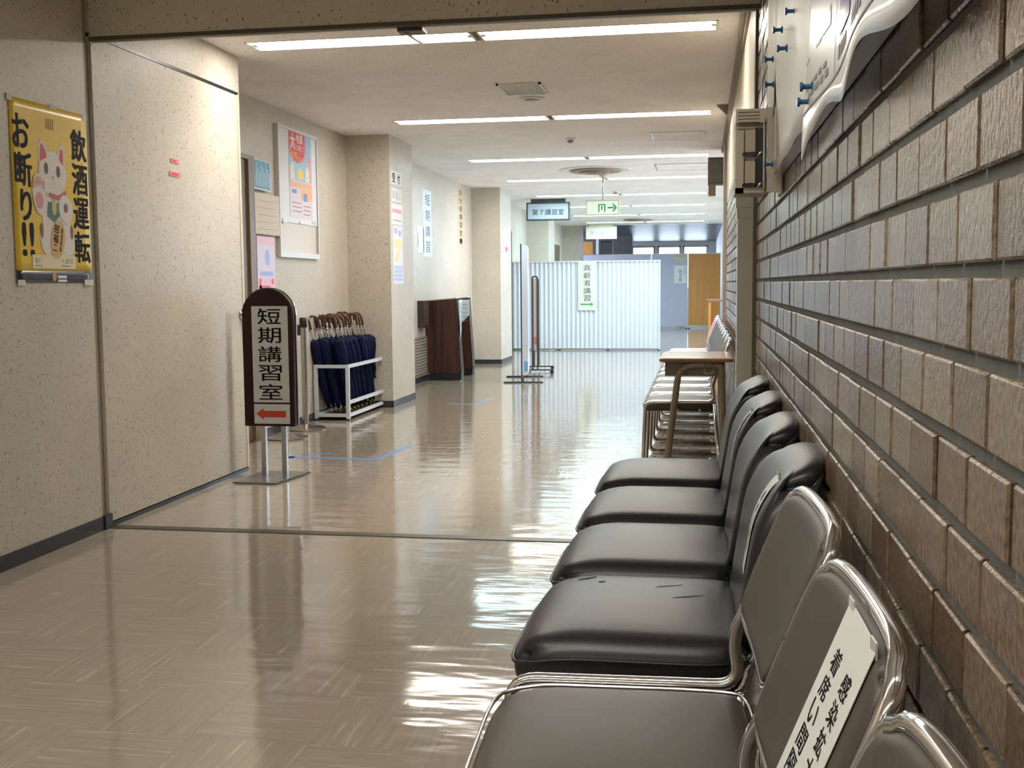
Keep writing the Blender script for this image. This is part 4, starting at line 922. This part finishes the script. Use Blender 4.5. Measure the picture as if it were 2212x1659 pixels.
# ------------------------------------------------------------------ chairs along the right wall
def sq(u, v, c): return 1 - c * abs(u) ** 5 * abs(v) ** 5
def outline(ha, hb, c, n=20):
    P = []
    for k in range(4 * n):
        t = k / n; s = int(t); f_ = -1 + 2 * (t - s)
        u, v = ((f_, -1), (1, f_), (-f_, 1), (-1, -f_))[s]
        q = sq(u, v, c); P.append((ha * u * q, hb * v * q))
    return P
def back_x(y, z): return 0.069 + (z - 0.56) * 0.40 - 0.22 * y * y
def frame_chair(label, vinyl, cat='chair'):
    t = thing('stacking_chair', label, cat)
    bm = B()
    def fs(q, p):
        f_ = sq(p[0], p[1], 0.10 if p[0] < 0 else 0.05)
        z = q.z + (0.010 * (1 - p[0] ** 2) * (1 - p[1] ** 2) if q.z > 0 else 0) - (0.016 * max(0, -p[0] - 0.55) ** 1.5 * 3)
        return (q.x * f_, q.y * f_, z)
    cushion(bm, (-0.118, 0, 0.412), (0.405, 0.394, 0.046), 0.02, 12, fs); seat = obj('seat', bm, vinyl, t, True)
    bm = B(); tube(bm, [(-0.118 + x, y, 0.432 - (0.016 * max(0, -x / 0.205 - 0.55) ** 1.5 * 3)) for x, y in outline(0.2055, 0.1995, 0.07)], 0.0035, 6, closed=True); obj('seat_trim', bm, M_CHROME, seat, True)
    bm = B()
    def fb(q, p):
        f_ = sq(p[1], p[2], 0.14); y, z = q.y * f_, q.z * f_
        z += 0.67
        return (q.x + back_x(y, z) + 0.012, y, z - 0.67)
    cushion(bm, (0, 0, 0.67), (0.024, 0.385, 0.20), 0.010, 12, fb); back = obj('backrest', bm, vinyl, t, True)
    bm = B(); tube(bm, [(back_x(y, z + 0.67) + 0.014, y, z + 0.67) for y, z in outline(0.197, 0.105, 0.14)], 0.0095, 10, closed=True); obj('backrest_trim', bm, M_CHROME, back, True)
    for s in (-1, 1):
        y = s * 0.2165; yb = s * 0.180
        bm = B(); tube(bm, fillet([(0.075, y, 0.012), (-0.318, y, 0.012), (-0.30, y, 0.436), (0.078, y, 0.436), (0.064, y * 0.98, 0.52), (0.088, yb * 1.04, 0.585), (0.118, yb * 1.04, 0.665)], 0.045, 6), 0.0105, 10)
        lf = obj('leg_frame', bm, M_CHROME, t, True)
        bm = B(); tube(bm, fillet([(0.075, y, 0.012), (0.115, y, 0.012), (0.078, y, 0.425)], 0.03, 5), 0.0105, 10); obj('rear_leg', bm, M_CHROME, t, True)
        bm = B(); lathe(bm, [(0.010, -0.004), (0.012, 0.0), (0.0105, 0.008), (0.004, 0.012)], 12, Matrix.Translation((0.118, yb * 1.04, 0.667))); obj('tube_cap', bm, M_BLACK, lf, True)
    bm = B(); tube(bm, [(-0.12, -0.2165, 0.385), (-0.12, 0.2165, 0.385)], 0.009, 8); tube(bm, [(0.0, -0.2165, 0.385), (0.0, 0.2165, 0.385)], 0.009, 8); obj('cross_bar', bm, M_STEEL, t, True)
    box('seat_pan', M_BLACK, t, -0.30, 0.07, -0.18, 0.18, 0.380, 0.392)
    return t
def plush_back_x(y, z):
    return 0.074 + (z - 0.44) * 0.11 + 3.0 * max(0.0, z - 0.635) ** 2 - 0.20 * y * y
def plush_chair(label):
    t = thing('padded_chair', label, 'chair')
    bm = B()
    def fs(q, p):
        f_ = sq(p[0], p[1], 0.16 if p[0] < 0 else 0.08)
        zz = q.z + (0.018 * (1 - p[0] ** 4) * (1 - p[1] ** 2) if q.z > 0 else 0)
        zz -= 0.030 * max(0, -p[0] - 0.35) ** 2 * 2.2
        return (q.x * f_, q.y * f_, zz)
    cushion(bm, (-0.125, 0, 0.412), (0.44, 0.485, 0.088), 0.042, 14, fs); seat = obj('seat', bm, M_PLUSH, t, True)
    bm = B(); tube(bm, [(-0.125 + x, y, 0.425 - 0.030 * max(0, -x / 0.22 - 0.35) ** 2 * 2.2) for x, y in outline(0.2205, 0.243, 0.12)], 0.0035, 6, closed=True); obj('piping', bm, M_PLUSH, seat, True)
    bm = B()
    def fb(q, p):
        f_ = 1 - (0.24 if p[2] > 0 else 0.10) * abs(p[1]) ** 3.2 * abs(p[2]) ** 3.2; y, z = q.y * f_, q.z * f_
        if p[2] < 0: y *= 1 + 0.06 * p[2]
        z += 0.60
        return (q.x * (1 - 0.22 * p[2]) + plush_back_x(y, z) + 0.044, y, z - 0.60)
    cushion(bm, (0, 0, 0.60), (0.088, 0.455, 0.355), 0.043, 16, fb); obj('backrest', bm, M_PLUSH, t, True)
    for s in (-1, 1):
        y = s * 0.222
        bm = B(); tube(bm, fillet([(0.07, y, 0.012), (-0.31, y, 0.012), (-0.285, y, 0.352), (0.07, y, 0.352), (0.105, s * 0.17, 0.46)], 0.05, 6), 0.0105, 10); obj('leg_frame', bm, M_CHROME, t, True)
        bm = B(); tube(bm, fillet([(0.07, y, 0.012), (0.12, y, 0.012), (0.072, y, 0.345)], 0.03, 5), 0.0105, 10); obj('rear_leg', bm, M_CHROME, t, True)
        bm = B(); tube(bm, [(0.06, s * 0.20, 0.36), (0.098, s * 0.20, 0.43), (0.106, s * 0.19, 0.47)], 0.008, 8); obj('back_bracket', bm, M_CHROME, t, True)
    box('seat_pan', M_BLACK, t, -0.29, 0.06, -0.21, 0.21, 0.355, 0.367)
    return t
NG = 'chairs along the brick wall'
f0 = frame_chair('brown chrome framed chair with a white paper notice on its back', M_VINYL); f0.location = (0, 1.112, 0); f0.rotation_euler = (0, 0, 0.045); f0['group'] = NG
dup(f0, (0, 1.57, 0), 'brown chrome framed chair between the noticed one and the padded black chairs', NG)
dup(f0, (0, 0.655, 0), 'nearest brown chrome framed chair cut off at the bottom of the picture', NG)
p0 = plush_chair('padded black chair nearest the brown chrome framed chairs, small paper on its back'); p0.location = (0, 2.15, 0); p0['group'] = NG
for y, l in ((2.69, 'second padded black chair counted from the brown chrome framed chairs'), (3.23, 'third padded black chair, scuffed patch on its back'), (3.80, 'farthest padded black chair beside the beige post')):
    dup(p0, (0, y, 0), l, NG)
OR9 = ['first', 'second', 'third', 'fourth', 'fifth', 'sixth', 'seventh', 'eighth']
for i in range(8):
    dup(f0, (0, 6.40 + 0.495 * i, 0), '%s brown framed chair beyond the school desk' % OR9[i], 'chairs beyond the desk', rot=(0, 0, 0))
M_PINKV = mat('pink_vinyl', (0.72, 0.34, 0.50), 0.4)
c = frame_chair('nearer pink backed chair at the far end of the chair row', M_PINKV); c.location = (0, 10.42, 0); c['group'] = 'pink chairs'
dup(c, (0, 10.93, 0), 'farther pink backed chair at the far end of the chair row', 'pink chairs')

bm = B()
for (a, b_, c_, d_) in ((-0.235, 0.165, 0.022, 0.006), (-0.20, 0.12, 0.008, 0.004), (-0.06, 0.10, 0.03, 0.0015), (-0.02, 0.02, 0.035, 0.0012)):
    prism(bm, ell(a, b_, c_, d_, 10, 0.5), 0.0, 0.0006)
for v in bm.verts:
    u_, w_ = (v.co.x + 0.125) / 0.22, v.co.y / 0.2425
    v.co.z += 0.456 + 0.018 * (1 - u_ ** 4) * (1 - w_ ** 2) - 0.066 * max(0, -u_ - 0.35) ** 2 + 0.0002
obj('scuff_mark', bm, mat('scuff_grey', (0.03, 0.03, 0.03), 0.6), p0)
# paper notices on chair backs
def chair_notice(cy_, y0, y1, z0, z1, fx, label, texts):
    t = thing('chair_notice', label, 'notice', (0, cy_, 0))
    bm = B(); rows = []
    for off in (0.0022, 0.0014):
        g = [[bm.verts.new((fx(y0 + (y1 - y0) * i / 6, z0 + (z1 - z0) * j / 16) - off, y0 + (y1 - y0) * i / 6, z0 + (z1 - z0) * j / 16)) for i in range(7)] for j in range(17)]
        rows.append(g)
    for g in rows:
        for j in range(16):
            for i in range(6): bm.faces.new((g[j][i], g[j][i + 1], g[j + 1][i + 1], g[j + 1][i]))
    a, b_ = rows
    for j in range(16):
        for i in (0, 6): bm.faces.new((a[j][i], a[j + 1][i], b_[j + 1][i], b_[j][i]))
    for i in range(6):
        for j in (0, 16): bm.faces.new((a[j][i], a[j][i + 1], b_[j][i + 1], b_[j][i]))
    obj('sheet', bm, mat('notice_paper', (0.66, 0.70, 0.66), 0.5), t)
    bm = B()
    for (s, yc, zc, w_, h_) in texts: text_bm(bm, s, yc, zc, w_, h_, 0.0, bold=0.03)
    for v in bm.verts:
        # panel x runs towards the viewer's right, i.e. towards -Y
        y, z = -v.co.x, v.co.y
        v.co = Vector((fx(y, z) - 0.0027, y, z))
    me = bpy.data.meshes.new('lettering'); bm.to_mesh(me); bm.free(); me.materials.append(M_INK)
    o = bpy.data.objects.new('lettering', me); C.objects.link(o); o.parent = t
    bm = B()
    bm.free()
    for y in (y0 + 0.012, y1 - 0.012):
        box('tape', mat('clear_tape', (0.72, 0.70, 0.66), 0.12), t, fx(y, z1) - 0.004, fx(y, z1) - 0.0022, y - 0.012, y + 0.012, z1 - 0.02, z1 + 0.006)
    return t
T = []
for i, ch in enumerate('感染拡大防止の'):
    T.append((ch, 0.097, 0.720 - 0.0265 * i, 0.034, 0.022))
for i, ch in enumerate('着席い間隔くだ'):
    T.append((ch, 0.032, 0.722 - 0.0262 * i, 0.034, 0.022))
n_ = chair_notice(1.112, -0.142, 0.010, 0.575, 0.771, back_x, 'white paper notice with two columns of black characters on a chair back', T)
n_.rotation_euler = (0, 0, 0.045)
px_ = lambda y, z: plush_back_x(y, z) + 0.044 - 0.044 * (1 - 0.22 * (z - 0.60) / 0.1775) - 0.0008 + 9.0 * max(0.0, z - 0.715) ** 2
chair_notice(2.15, -0.125, -0.055, 0.56, 0.735, px_, 'small pale notice on the padded chair nearest the framed chairs', [(ch, 0.09, 0.70 - 0.024 * i, 0.02, 0.018) for i, ch in enumerate('着席い間隔')])
chair_notice(3.23, -0.11, -0.06, 0.60, 0.735, px_, 'small worn notice on the third padded chair', [(ch, 0.085, 0.70 - 0.024 * i, 0.016, 0.016) for i, ch in enumerate('間隔')])

# ------------------------------------------------------------------ school desk
t = thing('school_desk', 'small wooden topped school desk with bent beige legs among the chairs', 'desk', (-0.02, 5.85, 0))
dx, dy = 0.183, 0.30
bm = B(); cushion(bm, (0, 0, 0.709), (2 * dx, 2 * dy, 0.022), 0.008, 8); obj('desk_top', bm, M_DESK, t, True)
M_DL = mat('desk_beige', (0.25, 0.20, 0.14), 0.35, coat=0.3)
boxes('tray', mat('desk_tray', (0.17, 0.135, 0.09), 0.4), t, [(-0.14, 0.13, -0.26, 0.22, 0.628, 0.634), (-0.155, -0.14, -0.26, 0.22, 0.628, 0.698), (0.13, 0.14, -0.26, 0.22, 0.628, 0.698), (-0.14, 0.13, -0.26, -0.252, 0.634, 0.698), (-0.14, 0.13, 0.212, 0.22, 0.634, 0.698)])
for s in (-1, 1):
    bm = B(); tube(bm, fillet([(-0.165, s * 0.255, 0.02), (-0.085, s * 0.272, 0.686), (0.125, s * 0.272, 0.686)], 0.09, 8), 0.0155, 12)
    fl = obj('front_leg', bm, M_DL, t, True)
    bm = B(); tube(bm, fillet([(0.145, s * 0.255, 0.02), (0.125, s * 0.272, 0.686), (0.07, s * 0.272, 0.686)], 0.04, 6), 0.0155, 12); rl = obj('rear_leg', bm, M_DL, t, True)
    for x, lg in ((-0.166, fl), (0.146, rl)):
        bm = B(); lathe(bm, [(0.018, 0), (0.02, 0.006), (0.018, 0.028)], 14, Matrix.Translation((x, s * 0.255, 0))); obj('foot_cap', bm, M_BLACK, lg, 'edge')
bm = B(); tube(bm, [(-0.15, -0.255, 0.14), (-0.15, 0.255, 0.14)], 0.011, 10); obj('foot_rail', bm, M_DL, t, True)
bm = B(); tube(bm, fillet([(0.04, -0.285, 0.69), (0.04, -0.30, 0.645), (0.085, -0.30, 0.645), (0.085, -0.285, 0.69)], 0.012), 0.003, 6); obj('bag_hook', bm, M_STEEL, t, True)

# ------------------------------------------------------------------ notice board on the brick wall
t = thing('notice_board', 'aluminium framed notice board with loose papers on the brick wall', 'notice board', (WX - 0.003, 1.75, 1.383), FACE['W'])
bl, bh, bt = 1.36, 0.86, 0.028
box('cork', mat('board_cream', (0.56, 0.50, 0.34), 0.7, var=0.06, vscale=90), t, -bl + 0.02, bl - 0.02, 0.03, bh - 0.02, 0, bt - 0.006)
M_ALU = mat('aluminium', (0.62, 0.62, 0.64), 0.3, metal=0.7)
box('frame_rail', M_ALU, t, -bl, bl, 0, 0.03, 0, bt); box('frame_rail', M_ALU, t, -bl, bl, bh - 0.02, bh, 0, bt)
box('frame_post', M_ALU, t, -bl, -bl + 0.02, 0.03, bh - 0.02, 0, bt); box('frame_post', M_ALU, t, bl - 0.02, bl, 0.03, bh - 0.02, 0, bt)
def wall_paper(y_far, y_near, z0, z1, zf, m, label, nx=24, ny=14, warp=None, name='pinned_paper'):
    yc = (y_far + y_near) / 2; zc = (z0 + z1) / 2; w_, h_ = y_far - y_near, z1 - z0
    r = thing(name, label, 'paper', (0.194, yc, zc), FACE['W'])
    bm = B(); grid_sheet(bm, -w_ / 2, w_ / 2, -h_ / 2, h_ / 2, nx, ny, zf, warp=warp); obj('sheet', bm, m, r, True)
    return r, w_, h_
M_SHEET = mat('board_paper', (0.70, 0.71, 0.69), 0.45)
zA = lambda x, y: 0.005 + 0.006 * (0.5 + 0.5 * math.sin(x * 13 + y * 5)) + 0.004 * math.sin(y * 14 - x * 6)
wall_paper(2.90, 2.02, 1.37, 2.0, zA, M_SHEET, 'crumpled white paper pinned beside the glossy poster on the notice board', warp=lambda x, y, u, v: (x + 0.02 * math.sin(v * 9) * (1 - u) + 0.22 * max(0, v - 0.5) * (1 - u), y))
zB = lambda x, y: 0.004 + 0.005 * (0.5 + 0.5 * math.sin(x * 22 + y * 4))
wall_paper(3.32, 2.86, 1.60, 2.02, zB, mat('board_paper_pale', (0.66, 0.65, 0.58), 0.5), 'torn pale paper at the far end of the notice board', warp=lambda x, y, u, v: (x + 0.04 * math.sin(v * 11 + 1) * u, y - 0.06 * math.sin(u * 5)))
# the glossy poster: its lower edge hangs free of the board and curls
def zP(x, y):
    k_ = max(0.0, min(1.0, (0.02 - y) / 0.38))
    return 0.004 + 0.008 * (0.5 + 0.5 * math.sin(x * 9.5 + 0.8)) + k_ * k_ * (0.012 + 0.006 * math.sin(x * 8.0 + 2.0))
r, PWd, PHt = wall_paper(1.985, 0.55, 1.335, 2.08, zP, mat('glossy_poster', (0.62, 0.64, 0.65), 0.23, spec=0.4), 'glossy laminated poster with blue photographs curling below the notice board', nx=60, ny=30,
                         warp=lambda x, y, u, v: (x, y - (1 - v) ** 6 * (0.012 * math.sin(u * 21 + 0.5) + 0.03 * max(0, 1 - u * 14))), name='curling_poster')
L = -PWd / 2; b0 = -PHt / 2
shapes('photograph', mat('photo_violet', (0.06, 0.06, 0.22), 0.2, var=0.5, vscale=25), r, [(rect(L + 0.40 + 0.20 * i, L + 0.54 + 0.20 * i, b0 + 0.085 + 0.22 * j, b0 + 0.20 + 0.22 * j), 0.0016) for i in range(4) for j in range(2)], zf=zP)
shapes('photo_inset', mat('photo_white', (0.60, 0.60, 0.66), 0.2), r, [(rect(L + 0.44 + 0.20 * i, L + 0.51 + 0.20 * i, b0 + 0.10 + 0.22 * j, b0 + 0.16 + 0.22 * j), 0.0022) for i in range(4) for j in range(2)], zf=zP)
shapes('border_line', M_GINK, r, [(rect(L + 0.005 + 0.05 * i, L + 0.055 + 0.05 * i, b0 + 0.036, b0 + 0.040), 0.0016) for i in range(16)] + [(rect(L + 0.36 + 0.20 * i, L + 0.364 + 0.20 * i, b0 + 0.04, b0 + 0.22), 0.0016) for i in range(1)], zf=zP)
shapes('caption_lines', M_GINK, r, [(rect(L + 0.06 + 0.05 * i, L + 0.09 + 0.05 * i, b0 + 0.055, b0 + 0.066), 0.0016) for i in range(5)] + [(rect(L + 0.40 + 0.20 * j + 0.03 * i, L + 0.418 + 0.20 * j + 0.03 * i, b0 + 0.054, b0 + 0.074), 0.0016) for i in range(4) for j in range(3)]
       + [(rect(L + 0.04 + 0.05 * i, L + 0.07 + 0.05 * i, b0 + 0.072, b0 + 0.08), 0.0016) for i in range(5)], zf=zP)
shapes('blue_wedge', mat('photo_blue', (0.16, 0.17, 0.34), 0.2), r, [([(L + 0.20, b0 + 0.125), (L + 0.30, b0 + 0.125), (L + 0.30, b0 + 0.155)], 0.0016), (rect(L + 0.0, L + 0.20, b0 + 0.122, b0 + 0.128), 0.0016)], zf=zP)
# pushpins
M_PIN = mat('pin_blue', (0.01, 0.09, 0.20), 0.25)
t = thing('pushpin', 'blue pushpin in the board among the papers', 'pushpin', (0.19, 2.42, 1.651), FACE['W'])
bm = B(); lathe(bm, [(0.0075, 0.0), (0.0075, 0.003), (0.0038, 0.005), (0.0042, 0.016), (0.0075, 0.018), (0.0075, 0.022)], 14); obj('head', bm, M_PIN, t, 'edge')
bm = B(); lathe(bm, [(0.0006, -0.012), (0.0006, 0.0)], 6); obj('needle', bm, M_STEEL, t)
t['group'] = 'blue pushpins'
t['label'] = 'blue pushpin, topmost one visible on the pale paper'
for (y, z, l) in ((2.59, 1.651, 'blue pushpin at the left of the pale paper, second from the top'), (2.44, 1.58, 'blue pushpin on the white paper edge, third from the top'), (2.91, 1.649, 'blue pushpin at the far edge of the board beside the bricks, upper one'), (2.88, 1.582, 'blue pushpin at the far edge of the board, above the control box'),
                  (1.86, 1.402, 'blue pushpin, upper of the pair at the corner of the glossy poster'), (1.91, 1.386, 'blue pushpin, lower of the pair at the corner of the glossy poster'), (2.876, 1.385, 'blue pushpin low beside the control box')):
    dup(t, (0.176, y, z), l)
